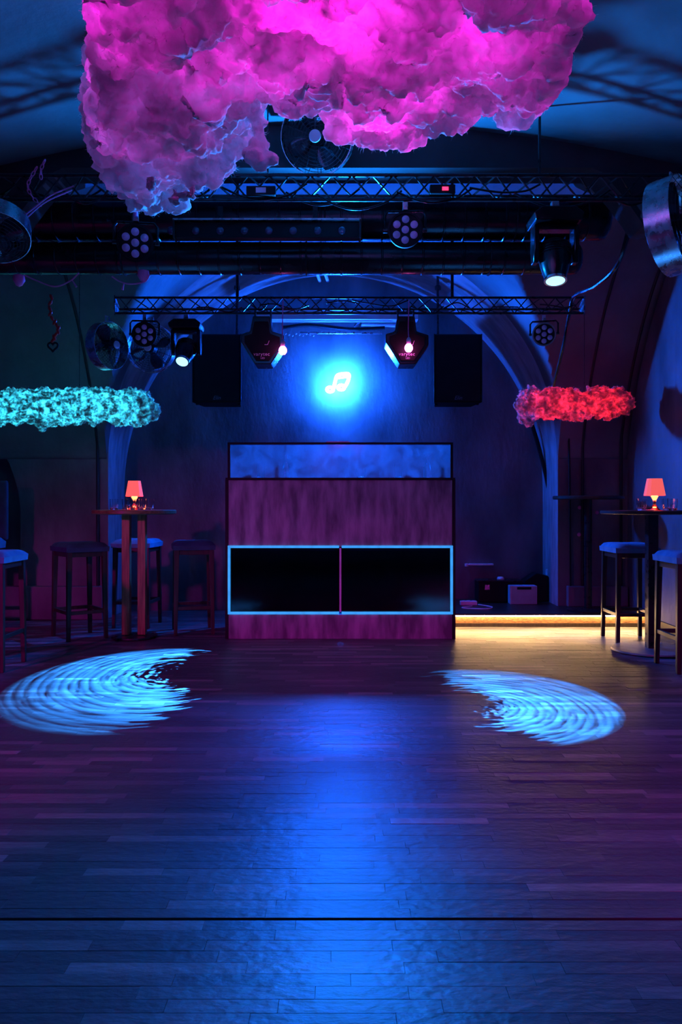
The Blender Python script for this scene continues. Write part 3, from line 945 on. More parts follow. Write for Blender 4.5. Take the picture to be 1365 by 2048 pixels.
fan(at(1350, 452, 4.15), .245, (R(-6), R(8), R(46)), 'large caged fan with a shiny rim at the right end of the front truss', .13)
fan(at(-12, 462, 4.30), .185, (R(62), 0, R(20)), 'caged fan with a shiny rim tipped on its back at the left picture edge', .10)
fan(at(215, 692, 6.30), .185, (0, 0, R(62)), 'caged fan seen nearly edge on, left of the round spotlight on the back truss', .09)
fan(at(303, 697, 6.55), .195, (R(4), 0, R(-6)), 'pale caged fan facing the room behind the left back spotlight', .08)

# ================================================================ loudspeakers
def speaker(px0, px1, label, txt):
    Y = 8.1
    s = F / Y
    w_, h_ = (px1 - px0) / s, 137 / s
    root = thing('loudspeaker', (((px0 + px1) / 2 - 682.5) / s, Y, 1.15 + (1008 - 805) / s), label, 'speaker', 'loudspeakers beside the neon note')
    MB().prism([(-w_ / 2, .0), (w_ / 2, .0), (w_ * .40, .38), (-w_ * .40, .38)], 0, h_, 'z').build('cabinet', 'black', root, bevel=.008)
    MB().box((0, -.006, h_ / 2), (w_ * .93, .014, h_ * .96)).build('grille', 'black', root, bevel=.006)
    for sx in (-1, 1):
        MB().box((sx * (w_ / 2 - .006), -.006, h_ / 2), (.012, .016, h_)).build('edge_strip', 'blackgloss', root, bevel=.003)
    text_obj('badge', txt, .055, 'logogrey', root, (.0, -.0145, .045), (R(90), 0, 0), shear=.35)
    sg = 1 if root.location.x < 0 else -1
    MB().tube([(sg * .19, .12, h_ - .01), (sg * .19, .12, 3.56 - root.location.z)], .014, 8).build('hanging_pole', 'blackmetal', root, True)
    MB().lathe([(.03, 0), (.034, .02), (.03, .04)], 14, Matrix.Translation((sg * .19, .12, 3.36 - root.location.z))).build('pole_clamp', 'blackmetal', root, True)
    for sx in (-1, 1): MB().box((sx * w_ * .43, .1, -.006), (.03, .03, .012)).build('foot', 'black', root)
speaker(385, 483, 'tall black loudspeaker hanging left of the neon note', 'Elin')
speaker(868, 965, 'tall black loudspeaker hanging right of the neon note', 'Elin')

# ================================================================ alcove pipes
def pipe(name, pts, r, m, label, cat, n=10, cp=24):
    o = MB().tube(curve_pts(pts, cp) if len(pts) > 2 else pts, r, n).build(name, m, None, True)
    o_loc = Vector(pts[0])
    me = o.data
    for v in me.vertices: v.co -= o_loc
    o.location = o_loc
    return tag(o, label, cat)
p0, p1 = at(515, 631, 8.4), at(836, 631, 8.4)
o = MB().box((0, 0, 0), (p1.x - p0.x, .14, .115)).build('cable_trunking', 'whitepaint', None, bevel=.006); o.location = (p0 + p1) / 2
tag(o, 'broad white trunking running across the top of the alcove wall', 'trunking')
pipe('wall_pipe', [at(714, 648, 8.5), at(830, 652, 8.5)], .022, 'whitepaint', 'short white pipe below the trunking, ending at a bright coupling', 'pipe')
pipe('pipe_coupling', [at(711, 657, 8.5), at(722, 645, 8.5)], .032, 'steel', 'bright metal coupling at the left end of the white pipe', 'coupling')
pipe('wall_rail', [at(600, 666, 8.5), at(765, 666, 8.5)], .014, 'steel', 'thin pale rail on the alcove wall under the pipes', 'rail')
pipe('dark_cable', [at(565, 655, 8.4), at(620, 650, 8.4), at(700, 658, 8.4), at(770, 656, 8.4)], .02, 'black', 'dark cable bundle sagging above the thin rail in the alcove', 'cable')
for k, dx in enumerate((0, 16)):
    tb = pipe('ceiling_tube', [at(630 + dx, 533, 7.9), at(640 + dx, 562, 8.3)], .017, 'whitepaint',
              ('left' if k == 0 else 'right') + ' one of two short white tubes side by side on the vault over the alcove', 'tube')
# string of tiny lights along the rail
for i in range(9):
    q = at(572 + i * 7, 668 + (i % 3) * 2, 8.45)
    o = MB().lathe([(0, -.012), (.006, -.006), (.006, .006), (0, .012)], 8, None, False).build('fairy_light', 'plug', None, True)
    o.location = q; o.rotation_euler = (0, R(40), 0)
    tag(o, 'tiny pale fairy light in the string below the alcove trunking', 'fairy light', 'fairy lights below the alcove trunking')

# ================================================================ cotton clouds
def tex(name, kind, size, depth=2, **kw):
    t_ = bpy.data.textures.new(name, kind)
    t_.noise_scale = size
    for k, v in kw.items(): setattr(t_, k, v)
    if kind == 'CLOUDS': t_.noise_depth = depth
    return t_
T_BIG = tex('billow_large', 'CLOUDS', .22, 3)
T_SOFT = tex('billow_soft', 'CLOUDS', .09, 2)
T_FLUFF = tex('fluff_mid', 'CLOUDS', .045, 3)
T_MID = tex('billow_mid', 'VORONOI', .085)
T_SML = tex('billow_small', 'VORONOI', .035)
T_FINE = tex('fluff_fine', 'CLOUDS', .022, 4)
def cotton_obj(name, blobs, voxel, m, parent, disp, sub=1):
    bm = bmesh.new()
    for c, r in blobs:
        bmesh.ops.create_icosphere(bm, subdivisions=2, radius=r, matrix=Matrix.Translation(c))
    me = bpy.data.meshes.new(name); bm.to_mesh(me); bm.free()
    me.materials.append(M[m])
    me.polygons.foreach_set('use_smooth', [True] * len(me.polygons))
    o = bpy.data.objects.new(name, me); COL.objects.link(o)
    if parent is not None: o.parent = parent
    rm = o.modifiers.new('remesh', 'REMESH'); rm.mode = 'VOXEL'; rm.voxel_size = voxel; rm.use_smooth_shade = True
    if sub:
        ss = o.modifiers.new('subdiv', 'SUBSURF'); ss.levels = sub; ss.render_levels = sub
    for t_, st, mid in disp:
        d = o.modifiers.new('displace', 'DISPLACE'); d.texture = t_; d.strength = st; d.mid_level = mid; d.texture_coords = 'LOCAL'
    return o

def inside(x, y, poly):
    c = False; j = len(poly) - 1
    for i in range(len(poly)):
        xi, yi = poly[i]; xj, yj = poly[j]
        if (yi > y) != (yj > y) and x < (xj - xi) * (y - yi) / (yj - yi) + xi: c = not c
        j = i
    return c
def edge_d(x, y, poly):
    best = 9
    for i in range(len(poly)):
        a = Vector(poly[i]); b = Vector(poly[(i + 1) % len(poly)]); p_ = Vector((x, y))
        t_ = max(0, min(1, (p_ - a).dot(b - a) / max(1e-9, (b - a).length_squared)))
        best = min(best, (p_ - (a + (b - a) * t_)).length)
    return best
ZC = 2.62
sil = [(115, 0), (160, 30), (190, 90), (205, 150), (208, 190), (180, 215), (170, 290), (200, 330), (250, 360), (275, 388), (340, 402), (385, 385), (410, 345), (485, 338), (505, 290), (530, 225), (548, 210),
       (625, 235), (645, 268), (735, 305), (775, 308), (800, 282), (840, 296), (880, 276), (960, 252), (1060, 232), (1095, 215), (1112, 180), (1150, 110), (1178, 60), (1172, 0)]
def under(px, py):
    Y_ = F * (ZC - CAM_H) / (1008 - py)
    return ((px - 682.5) * Y_ / F, Y_)
cpoly = [under(*q) for q in sil]
cpoly += [(cpoly[-1][0] + .04, 1.9), (.55, 1.45), (-.6, 1.42), (cpoly[0][0] - .04, 1.9)]
rnd = random.Random(11)
blobs = []
for it in range(9000):
    x = rnd.uniform(-1.6, 1.5); y = rnd.uniform(1.3, 4.0)
    if not inside(x, y, cpoly): continue
    d_ = edge_d(x, y, cpoly)
    r_ = rnd.uniform(.10, .20)
    if d_ < r_ * .80:
        r_ = d_ / .80
        if r_ < .055: continue
    if any((Vector((x, y)) - Vector((b[0].x, b[0].y))).length < .52 * min(r_, b[1]) for b in blobs): continue
    dome = min(1.0, d_ / .30)
    zl_ = ZC - .02 * dome + rnd.uniform(-.03, .05) + (-.10 if (x < -.55 and y > 2.9) else 0)
    blobs.append((Vector((x, y, zl_ + r_)), r_))
    if d_ > .14: blobs.append((Vector((x, y, zl_ + r_ + .16)), r_ * 1.1))
    if len(blobs) > 700: break
cl = thing('cotton_cloud', (0, 2.6, ZC), 'huge pink-lit cotton wool cloud hanging under the vault in front', 'cloud lamp')
blobs = [(c - Vector(cl.location), r_) for c, r_ in blobs]
# wisps hanging from the far edge
for px, y0, y1, r0 in ((516, 235, 330, .032), (350, 380, 408, .03), (385, 380, 400, .022), (300, 360, 386, .03)):
    for k in range(6):
        t_ = k / 5
        q = at(px + (3 * math.sin(k * 2)), y0 + (y1 - y0) * t_, 3.05)
        blobs.append((q - Vector(cl.location), r0 * (.75 + .4 * math.sin(PI * (.25 + .7 * t_)))))
cc = cotton_obj('cotton_wool', blobs, .018, 'cotton', cl, [(T_BIG, .20, .5), (T_SOFT, .06, .5), (T_FLUFF, .030, .5), (T_FINE, .02, .5)], 1)
# pink lamps assumed inside the cloud
for px, py, dz, pw in ((620, 45, .13, 5), (770, 245, .055, 5.0), (740, 110, .17, 2.0), (300, 60, .2, 1.1), (430, 170, .2, 1.2), (300, 250, .2, 1.1), (960, 90, .2, 1.2), (1050, 150, .2, .9), (560, 0, .14, 3.2)):
    x, y = under(px, py)
    if edge_d(x, y, cpoly) < .05: continue
    lamp('cloud_pink_lamp', 'POINT', (x, y, ZC + dz), (1.0, 0.010, 0.72) if py != 235 else (1.0, .02, .16), pw, None, .05)

def cloud_lamp(name, x0, x1, Y, z, r, glowmat, label, hooks, seed):
    root = thing(name, ((x0 + x1) / 2, Y, z - r), label, 'cloud lamp')
    rn = random.Random(seed)
    bl_ = []
    L_ = x1 - x0
    k = int(L_ / .045)
    for i in range(k):
        u = (i + .5) / k
        for j in range(6):
            a = rn.uniform(0, 2 * PI)
            rr = rn.uniform(.045, .07)
            q = r - rr * .9
            bl_.append((Vector((-L_ / 2 + .08 + (L_ - .16) * u + rn.uniform(-.03, .03), q * .9 * math.cos(a), r + q * math.sin(a))), rr))
        bl_.append((Vector((-L_ / 2 + .08 + (L_ - .16) * u, 0, r)), r * .70))
    for hx_, hz_, hr_ in hooks: bl_.append((Vector((hx_ - (x0 + x1) / 2, -.02, hz_ - (z - r))), hr_))
    cotton_obj('cotton_wool', bl_, .016, 'cotton_lamp' if glowmat == 'cyan' else 'cotton_red', root, [(T_MID, -.055, .4), (T_SML, -.035, .4), (T_FINE, .03, .5)], 1)
    MB().tube([(-L_ / 2 + .12, 0, r), (L_ / 2 - .12, 0, r)], .03, 10).build('led_tube', glowmat, root, True)
    return root
cloud_lamp('cotton_cloud_lamp', -3.35, -1.63, 7.0, 2.005, .165, 'cyan', 'long cotton cloud lamp glowing cyan on the left', [(-1.67, 1.97, .10), (-1.80, 1.88, .07), (-2.62, 1.86, .07)], 5)
cloud_lamp('cotton_cloud_lamp', 1.60, 2.64, 7.2, 2.06, .155, 'red', 'short cotton cloud lamp glowing red on the right', [(1.68, 1.93, .09), (1.64, 2.04, .08)], 9)
for x, Y, z0, lab in ((-2.3, 7.0, 2.12, 'thin wire holding the cyan cotton lamp'), (2.2, 7.2, 2.17, 'thin wire holding the red cotton lamp')):
    o = MB().tube([(0, 0, 0), (0, 0, vz(x, Y) - z0)], .003, 6).build('hanging_wire', 'blackmetal', None, True); o.location = (x, Y, z0); tag(o, lab, 'wire')

# ================================================================ tables
def lamp_small(loc, label, rz):
    root = thing('table_lamp', loc, label, 'lamp', 'small red lamps on the bar tables', (0, 0, rz))
    n4 = 4
    sh = []
    for r_, z_ in ((.072, .115), (.050, .248)):
        for k in range(n4):
            a = PI / 4 + k * PI / 2
            for da in (-.22, .22):
                sh.append((r_ * 1.2 * math.cos(a + da), r_ * 1.2 * math.sin(a + da), z_))
    fs = [(i, (i + 1) % 8, 8 + (i + 1) % 8, 8 + i) for i in range(8)] + [tuple(range(8, 16))]
    o = MB().add(sh, fs).build('lamp_shade', 'shade', root)
    sd = o.modifiers.new('t', 'SOLIDIFY'); sd.thickness = .003
    MB().lathe([(.0, 0), (.045, 0), (.046, .006), (.03, .018), (.012, .045), (.009, .062), (.014, .082), (.03, .112), (.0, .114)], 20, None, False).build('stem', 'redglass', root, True)
    MB().lathe([(0, .078), (.008, .08), (.024, .113), (.020, .128), (0, .132)], 16, None, False).build('light_source', 'lampglow', root, True)
    MB().lathe([(0, .008), (.010, .011), (.010, .022), (0, .026)], 12, None, False).build('base_glow', 'lampglow', root, True)
    return root

TL = (-1.78, 6.86)
tb = thing('bar_table', (TL[0], TL[1], 0), 'tall wooden bar table on two square posts, left of the booth', 'table')
MB().lathe([(.0, 1.062), (.340, 1.062), (.355, 1.070), (.355, 1.094), (.348, 1.10), (0, 1.10)], 56, None, False).build('tabletop', 'woodtop', tb, True)
for sx in (-1, 1):
    MB().box((sx * .068, 0, .545), (.068, .068, 1.035)).build('post', 'wood', tb, bevel=.004)
MB().lathe([(0, 0), (.19, 0), (.195, .008), (.19, .02), (0, .028)], 40, None, False).build('base', 'blackmetal', tb, True)
lamp_small((TL[0] + .005, TL[1] - .02, 1.1005), 'small lit red lamp on the left bar table among glasses', R(12))
lamp('table_lamp_glow', 'POINT', (TL[0] + .005, TL[1] - .02, 1.1005 + .15), (1, .05, .05), 3.0, None, .02)

TR = (2.435, 6.24)
tb2 = thing('bar_table', (TR[0], TR[1], 0), 'tall dark round bar table with disc base at the right wall', 'table')
MB().lathe([(.0, 1.07), (.375, 1.07), (.385, 1.076), (.385, 1.096), (.378, 1.10), (0, 1.10)], 56, None, False).build('tabletop', 'darkwood', tb2, True)
MB().box((0, 0, .545), (.078, .078, 1.05)).build('post', 'blackmetal', tb2, bevel=.004)
MB().lathe([(0, .001), (.30, .001), (.305, .008), (.30, .02), (0, .026)], 56, None, False).build('base', 'brushed', tb2, True)
lamp_small((TR[0] + .015, TR[1] - .02, 1.1005), 'small lit red lamp on the right bar table between tumblers', R(-8))
lamp('table_lamp_glow', 'POINT', (TR[0] + .015, TR[1] - .02, 1.1005 + .15), (1, .05, .05), 3.0, None, .02)
tb3 = thing('bar_table', (2.365, 7.62, .128), 'tall dark round bar table standing on the stage', 'table')
MB().lathe([(.0, 1.065), (.32, 1.065), (.33, 1.072), (.33, 1.092), (.32, 1.10), (0, 1.10)], 56, None, False).build('tabletop', 'darkwood', tb3, True)
MB().lathe([(.036, .02), (.036, 1.066)], 24, None, True).build('post', 'blackmetal', tb3, True)
MB().lathe([(0, .0), (.20, .0), (.20, .012), (.05, .026), (0, .026)], 40, None, False).build('base', 'blackmetal', tb3, True)
# tumblers
tum0 = MB(); tumbler_mesh(tum0, .040, .092, 12)
tum_me = None
def tumbler(x, y, label, grp):
    global tum_me
    if tum_me is None:
        o = tum0.build('tumbler', 'clear', None, False); tum_me = o.data
    else:
        o = bpy.data.objects.new('tumbler', tum_me); COL.objects.link(o)
    o.location = (x, y, 1.1005); o.rotation_euler = (0, 0, x * 7)
    tag(o, label, 'glass', grp)
gl = 'cut glass tumblers on the left bar table'
for px, dy, lab in ((228, -.05, 'cut glass tumbler on the left bar table, alone at the left of its lamp'), (262, -.13, 'cut glass tumbler on the left bar table, before its lamp on the left side'),
                    (283, -.15, 'cut glass tumbler on the left bar table, before its lamp on the right side'), (300, .02, 'cut glass tumbler on the left bar table, rightmost of the glasses'),
                    (253, .12, 'cut glass tumbler on the left bar table, half hidden behind the lamp')):
    Y_ = TL[1] + dy
    tumbler((px - 682.5) * Y_ / F, Y_, lab, gl)
gr = 'cut glass tumblers on the right bar table'
for px, dy, lab in ((1284, -.03, 'cut glass tumbler on the right bar table, left of the lamp'), (1336, -.1, 'cut glass tumbler on the right bar table, right of the lamp and in front'),
                    (1346, .08, 'cut glass tumbler on the right bar table, right of the lamp and behind')):
    Y_ = TR[1] + dy
    tumbler((px - 682.5) * Y_ / F, Y_, lab, gr)
o = MB().box((0, 0, .003), (.10, .07, .006)).build('coaster', 'plug', None, bevel=.002); o.location = (TR[0] - .12, TR[1] - .2, 1.1005)
tag(o, 'small pale card lying on the right bar table beside the lamp', 'card')

# ================================================================ stools
def pad_mesh(w_, d_, z0, z1, sag=.018):
    n_ = 14
    vs = []; fs = []
    def top(u, v):
        x = (u - .5) * w_; y = (v - .5) * d_
        ex = 1 - abs(2 * u - 1) ** 6; ey = 1 - abs(2 * v - 1) ** 6
        e = max(0, ex) ** .5 * max(0, ey) ** .5
        sad = -sag * (1 - (2 * u - 1) ** 2) + sag
        return (x, y, z0 + (z1 - z0) * (.45 + .55 * e) + sad * .4)
    mb_ = MB()
    v1, f1 = grid(top, n_, n_)
    mb_.add(v1, f1)
    # sides and underside
    bd = [(0, j) for j in range(n_)] + [(i, n_) for i in range(n_)] + [(n_, n_ - j) for j in range(n_)] + [(n_ - i, 0) for i in range(n_)]
    off = len(mb_.v)
    for (i, j) in bd:
        p_ = v1[i * (n_ + 1) + j]
        mb_.v.append((p_[0] * .985, p_[1] * .985, z0))
    k = len(bd)
    for q in range(k):
        q2 = (q + 1) % k
        a = bd[q][0] * (n_ + 1) + bd[q][1]; b = bd[q2][0] * (n_ + 1) + bd[q2][1]
        mb_.f.append((a, b, off + q2, off + q))
    mb_.f.append(tuple(off + q for q in range(k)))
    return mb_
def make_stool(label, cush='cushion'):
    root = thing('bar_stool', (0, 0, 0), label, 'stool', 'bar stools with padded seats')
    w_, d_ = .37, .42
    pad_mesh(w_, d_, .745, .822).build('seat', cush, root, True)
    MB().box((0, 0, .725), (w_ - .05, d_ - .05, .045)).build('seat_frame', 'darkwood', root, bevel=.004)
    lx, ly = w_ / 2 - .035, d_ / 2 - .035
    for sx in (-1, 1):
        for sy in (-1, 1):
            MB().taper((sx * (lx + .012), sy * (ly + .012), 0), (.030, .030), (sx * lx, sy * ly, .75), (.042, .042)).build('leg', 'darkwood', root, bevel=.003)
    for sy in (-1, 1): MB().box((0, sy * (ly + .008), .235), (2 * lx, .022, .03)).build('stretcher', 'darkwood', root, bevel=.003)
    for sx in (-1, 1): MB().box((sx * (lx + .008), 0, .235), (.022, 2 * ly, .03)).build('stretcher', 'darkwood', root, bevel=.003)
    return root
st = make_stool('bar stool at the left picture edge, nearest on that side')
st.location = (-2.475, 5.62, 0)
dup(st, (2.445, 6.755, 0), (0, 0, 0), 'bar stool on the right, between the stage and the right bar table')
dup(st, (2.445, 5.57, 0), (0, 0, 0), 'bar stool at the right picture edge, in front of the right bar table')
dup(st, (-1.93, 7.55, 0), (0, 0, R(-4)), 'light topped bar stool behind the left bar table')
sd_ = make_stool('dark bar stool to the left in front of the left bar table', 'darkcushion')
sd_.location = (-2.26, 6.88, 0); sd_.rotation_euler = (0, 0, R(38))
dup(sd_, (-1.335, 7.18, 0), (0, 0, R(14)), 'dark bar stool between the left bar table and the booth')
ch = thing('bar_chair', (-3.37, 7.3, 0), 'tall padded bar chair with a high square back at the left edge', 'chair', None, (0, 0, R(0)))
pad_mesh(.42, .42, .74, .85).build('seat', 'cushion', ch, True)
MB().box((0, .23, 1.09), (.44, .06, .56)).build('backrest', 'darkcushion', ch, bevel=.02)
MB().box((0, 0, .72), (.38, .38, .05)).build('seat_frame', 'darkwood', ch)
for sx in (-1, 1):
    for sy in (-1, 1): MB().taper((sx * .175, sy * .175, 0), (.034, .034), (sx * .165, sy * .165, .74), (.042, .042)).build('leg', 'darkwood', ch)
for sy in (-1, 1): MB().box((0, sy * .172, .24), (.34, .022, .03)).build('stretcher', 'darkwood', ch)

# ================================================================ things on the stage
p = at(1046, 1208, 8.15)
bx = thing('equipment_box', (p.x, 8.1, .128), 'pale lilac box with a dark handle slot on the stage', 'box')
MB().box((0, .06, .095), (.275, .12, .188)).build('body', 'lilac', bx, bevel=.006)
MB().box((.005, -.002, .165), (.145, .006, .026)).build('handle_slot', 'black', bx, bevel=.004)
MB().box((-.132, .0, .095), (.012, .008, .186)).build('edge_strip', 'plug', bx)
p = at(1000, 1205, 8.3)
fc = thing('flight_case', (p.x, 8.36, .128), 'low black case on the stage behind the pale box', 'case')
MB().box((0, 0, .11), (.46, .22, .215)).build('body', 'black', fc, bevel=.008)
MB().box((0, -.0, .223), (.47, .23, .014)).build('lid', 'blackmetal', fc, bevel=.003)
for sx in (-1, 1): MB().box((sx * .14, -.113, .16), (.05, .012, .05)).build('latch', 'steel', fc)
o = MB().lathe([(0, 0), (.035, .0), (.04, .012), (.03, .03), (.0, .034)], 16, None, False).build('cable_plug', 'plug', None, True)
o.location = (at(1003, 1160, 8.3).x, 8.33, .358); tag(o, 'pale rounded plug lying on the black case', 'plug')
mp_ = thing('mixer_bundle', (at(1050, 1165, 8.4).x + .13, 8.44, .128), 'dark heap of gear behind the pale box on the stage', 'gear')
MB().prism([(-.16, 0), (.2, 0), (.2, .16), (.1, .27), (-.02, .30), (-.14, .22)], -.1, .08).build('housing', 'black', mp_, bevel=.01)
MB().box((.13, -.03, .30), (.06, .05, .07)).build('connector', 'whitepaint', mp_, bevel=.01)
MB().box((.2, -.105, .2), (.08, .02, .03)).build('label_plate', 'plug', mp_)
ps = thing('power_strip', (at(936, 1196, 8.1).x, 8.05, .128), 'pale power strip on the stage beside the booth', 'power strip')
MB().box((0, 0, .022), (.17, .055, .042)).build('body', 'plug', ps, bevel=.006)
for k in range(3): MB().lathe([(.018, 0), (.018, .004), (0, .001)], 14, Matrix.Translation((-.052 + k * .052, 0, .043)), False).build('socket', 'lilac', ps)
pipe('power_cable', [(ps.location.x + .02, 7.95, .134), (ps.location.x - .1, 7.80, .134), (ps.location.x + .12, 7.72, .134), (ps.location.x + .2, 7.86, .134), (ps.location.x + .09, 8.0, .140)], .006, 'plug', 'pale cable looping on the stage in front of the power strip', 'cable', 6, 32)
o = MB().box((0, 0, 0), (.26, .05, .02)).build('wall_shelf', 'plug', None, bevel=.004)
q = at(963, 1129, 8.57); o.location = q; tag(o, 'narrow pale strip on the alcove wall right of the booth', 'strip')
o = MB().lathe([(0, -.02), (.022, -.014), (.022, .014), (0, .02)], 12, None, False).build('cable_gland', 'plug', None, True)
o.location = at(934, 1130, 8.575); tag(o, 'small pale cable gland on the alcove wall left of the pale strip', 'fitting')
for px, py, lab in ((1160, 1015, 'small round disc on the pier, upper left of three'), (1195, 1025, 'small round disc on the pier, right of three'), (1159, 1069, 'small round disc on the pier, lowest of three')):
    o = MB().lathe([(0, -.006), (.018, -.005), (.02, 0), (.016, .006), (0, .007)], 16, Matrix.Rotation(R(90), 4, 'X'), False).build('wall_disc', 'pinklit', None, True)
    o.location = at(px, py, YA - .008); tag(o, lab, 'disc', 'small discs on the right pier')

# ================================================================ cables and hanging bits
pipe('shiny_cable', [at(1270, 400, 5.0), at(1240, 520, 5.2), at(1195, 570, 5.6), at(1150, 592, 6.0), at(1140, 625, 6.2), at(1128, 690, 6.6), at(1108, 772, 7.0)], .014, 'blackgloss', 'shiny black cable running down from the front truss to the red cotton lamp', 'cable', 8, 48)
pipe('wall_cable', [at(1062, 840, 8.45), at(1080, 900, 8.45), at(1098, 980, 8.45), at(1108, 1080, 8.45), at(1110, 1160, 8.45)], .022, 'black', 'thick dark cable down the alcove wall under the red lamp', 'cable', 8, 40)
pipe('conduit', [at(1138, 850, 7.96), at(1140, 960, 7.96), at(1142, 1180, 7.96)], .009, 'black', 'thin dark conduit beside the right foot of the arch', 'conduit', 8, 12)
rc = random.Random(21)
for i in range(12):
    x = -2.2 + i * .36 + rc.uniform(-.1, .1)
    ln = rc.uniform(.25, .55)
    z = 2.86 + rc.uniform(0, .05)
    dpt = rc.uniform(.02, .10)
    yy = FY + rc.choice((-.02, .03, .07))
    pts = [(x, yy, z), (x + ln * .25, yy - .01, z - dpt * .8), (x + ln * .5, yy, z - dpt), (x + ln * .8, yy + .01, z - dpt * .5), (x + ln, yy, z + .02)]
    o = pipe('truss_cable', pts, .006, 'blackgloss', 'black cable sagging along the bottom of the front truss', 'cable', 6, 20); o['group'] = 'black cables along the front truss'
for i in range(9):
    x = -1.2 + i * .33 + rc.uniform(-.1, .1)
    ln = rc.uniform(.2, .5)
    z = 2.66 + rc.uniform(-.03, .06)
    pts = [(x, BYT - .015, z), (x + ln * .3, BYT - .02, z + rc.uniform(-.05, .05)), (x + ln * .7, BYT - .02, z + rc.uniform(-.06, .03)), (x + ln, BYT - .015, z)]
    o = pipe('truss_cable', pts, .005, 'blackgloss', 'black cable wound through the back truss', 'cable', 6, 20); o['group'] = 'black cables through the back truss'
for i in range(5):
    x0 = at(150, 370, FY).x + i * .03
    pts = [at(148 - i * 4, 372 + i * 8, FY - .05 - i * .03), at(100 - i * 12, 392 + i * 14, FY - .06 - i * .03), at(50 - i * 10, 430 + i * 18, FY - .05 - i * .03)]
    if i < 2: pipe('slack_cord', pts, .004, 'pinklit', ('upper' if i == 0 else 'lower') + ' of two thin cords stretched from the truss to the left fan', 'cord', 6, 16)
# power supply boxes on the front truss
def psu(px, py, w_, lab, red):
    q = at(px, py, FY - .03)
    r_ = thing('power_supply', q, lab, 'power supply')
    MB().box((0, 0, 0), (w_, .05, .05)).build('case', 'black', r_, bevel=.004)
    if red: MB().box((w_ * .1, -.027, 0), (.035, .004, .02)).build('display', 'redlamp', r_)
    else: MB().box((0, -.027, 0), (.055, .004, .028)).build('label', 'lilac', r_)
psu(523, 384, .16, 'small black box with a pale sticker on the front truss', False)
psu(885, 381, .14, 'small black box with a red display on the front truss', True)
# chains at the left of the front truss
def chain(pts, lab, r_=.0032):
    root = thing('chain', pts[0], lab, 'chain')
    cp = curve_pts(pts, 60)
    tot = 0; acc = [cp[0]]
    for a, b in zip(cp, cp[1:]):
        tot += (b - a).length
        if tot > .026: acc.append(b.copy()); tot = 0
    base = MB().tube([(.008 * math.cos(a), 0, .017 * math.sin(a)) for a in [2 * PI * i / 12 for i in range(12)]], r_, 5, True)
    me = None
    for i, (a, b) in enumerate(zip(acc, acc[1:])):
        if me is None:
            o = base.build('link', 'pinklit', root, True); me = o.data
        else:
            o = bpy.data.objects.new('link', me); COL.objects.link(o); o.parent = root
        o.location = (a + b) / 2 - Vector(pts[0])
        qd = (b - a).to_track_quat('Z', 'Y') @ Euler((0, 0, (i % 2) * PI / 2)).to_quaternion()
        o.rotation_mode = 'QUATERNION'; o.rotation_quaternion = qd
chain([at(90, 320, FY - .03), at(82, 340, FY - .03), at(83, 365, FY - .03)], 'short doubled chain hanging at the left of the front truss')
chain([at(74, 334, FY - .03), at(56, 368, FY - .03), at(62, 390, FY - .03), at(82, 412, FY - .03)], 'longer chain curving down beside the short one at the left')
# pale fairy-light wires under the lower duct
def fairy(pts, drops, puff, lab):
    root = thing('fairy_wire', at(*pts[0], 5.15), lab, 'fairy lights', 'pale wires under the lower duct')
    o0 = Vector(root.location)
    MB().tube([q - o0 for q in curve_pts([at(a, b, 5.15) for a, b in pts], 24)], .005, 6).build('wire', 'pinklit', root, True)
    for a, b, c, d in drops:
        MB().tube([at(a, b, 5.15) - o0, at(c, d, 5.15) - o0], [.003, .008], 6).build('tip', 'pinklit', root, True)
    c0 = at(*puff, 5.15) - o0
    MB().lathe([(0, -.045), (.02, -.035), (.04, -.0), (.034, .03), (.0, .04)], 10, Matrix.Translation(c0), False).build('blossom', 'pinklit', root, True)
fairy([(48, 550), (75, 562), (110, 573), (140, 562), (158, 546)], [(145, 561, 153, 574)], (38, 560), 'pale fairy wire with a blossom under the lower duct at far left')
fairy([(224, 553), (240, 563), (262, 568), (290, 563), (300, 550)], [(248, 566, 245, 580)], (287, 551), 'pale fairy wire with a blossom under the lower duct near the left spotlight')
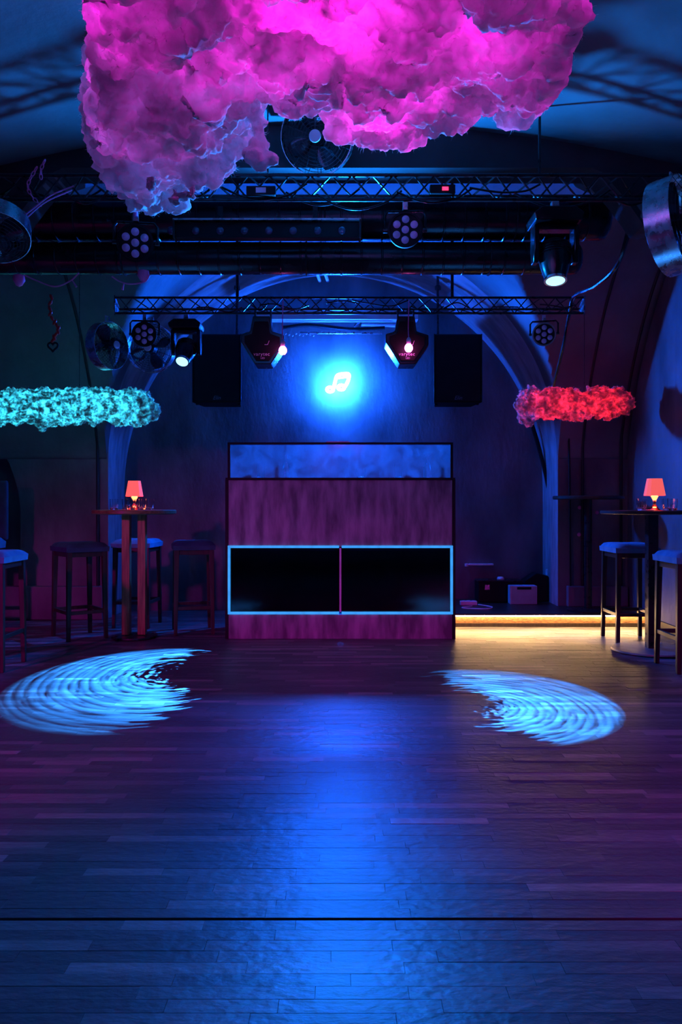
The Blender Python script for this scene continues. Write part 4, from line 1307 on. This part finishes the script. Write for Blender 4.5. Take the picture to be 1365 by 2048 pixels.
# red garland with heart
gd = thing('heart_garland', at(105, 585, 6.6), 'twisted red foil garland with a dark heart hanging on the left', 'garland')
o0 = Vector(gd.location)
path = [(104, 588), (100, 612), (102, 632), (112, 648), (117, 660), (110, 672), (104, 684)]
cp = curve_pts([at(a, b, 6.6) for a, b in path], 28)
MB().tube([q - o0 for q in cp], .004, 5).build('string', 'blackmetal', gd)
for i, q in enumerate(cp[1:-1:2]):
    rr = Matrix.Translation(q - o0) @ Matrix.Rotation(R(35 if i % 2 else -25), 4, 'Y')
    MB().lathe([(0, -.03), (.012, -.016), (.014, .01), (0, .03)], 8, rr, False).build('foil_bead', 'redbead', gd, True)
hp = []
for k in range(24):
    a = 2 * PI * k / 24
    hp.append(at(106, 693, 6.6) - o0 + Vector((.0026 * 16 * math.sin(a) ** 3, 0, .0026 * (13 * math.cos(a) - 5 * math.cos(2 * a) - 2 * math.cos(3 * a) - math.cos(4 * a)))))
MB().tube(hp, .009, 6, True).build('heart', 'black', gd, True)

# lettering becomes plain meshes
bpy.context.view_layer.update()
dg = bpy.context.evaluated_depsgraph_get()
for o in [o for o in bpy.data.objects if o.type == 'FONT']:
    me = bpy.data.meshes.new_from_object(o.evaluated_get(dg))
    n_ = bpy.data.objects.new('lettering', me)
    COL.objects.link(n_)
    n_.parent = o.parent; n_.location = o.location; n_.rotation_euler = o.rotation_euler
    bpy.data.objects.remove(o)

# loose fibres standing off the cotton
rf = random.Random(77)
for o in [o for o in bpy.data.objects if o.name.startswith('cotton_wool')]:
    ev = o.evaluated_get(dg).to_mesh()
    nv_ = len(ev.vertices)
    big = o.parent.name == 'cotton_cloud'
    n_ = 26000 if big else 5000
    la, lb, wd = (.010, .028, .0008) if big else (.012, .03, .0014)
    mb = MB()
    for _ in range(n_):
        v = ev.vertices[rf.randrange(nv_)]
        nrm = Vector(v.normal)
        d1 = (nrm + Vector((rf.gauss(0, .6), rf.gauss(0, .6), rf.gauss(0, .6)))).normalized()
        d2 = (d1 + Vector((rf.gauss(0, .7), rf.gauss(0, .7), rf.gauss(0, .7)))).normalized()
        ln = rf.uniform(la, lb) * (.5 + rf.random())
        sd_v = d1.cross(Vector((rf.gauss(0, 1), rf.gauss(0, 1), rf.gauss(0, 1)))).normalized() * wd
        a = Vector(v.co) - nrm * .004; b = a + d1 * ln * .55; c = b + d2 * ln * .45
        mb.add([a - sd_v, a + sd_v, b + sd_v * .7, b - sd_v * .7, c], [(0, 1, 2, 3), (3, 2, 4)])
    o.evaluated_get(dg).to_mesh_clear()
    me = bpy.data.meshes.new('fibres'); me.from_pydata(mb.v, [], mb.f); me.materials.append(o.data.materials[0])
    f_ = bpy.data.objects.new('fibres', me); COL.objects.link(f_); f_.parent = o.parent; f_['kind'] = 'stuff'
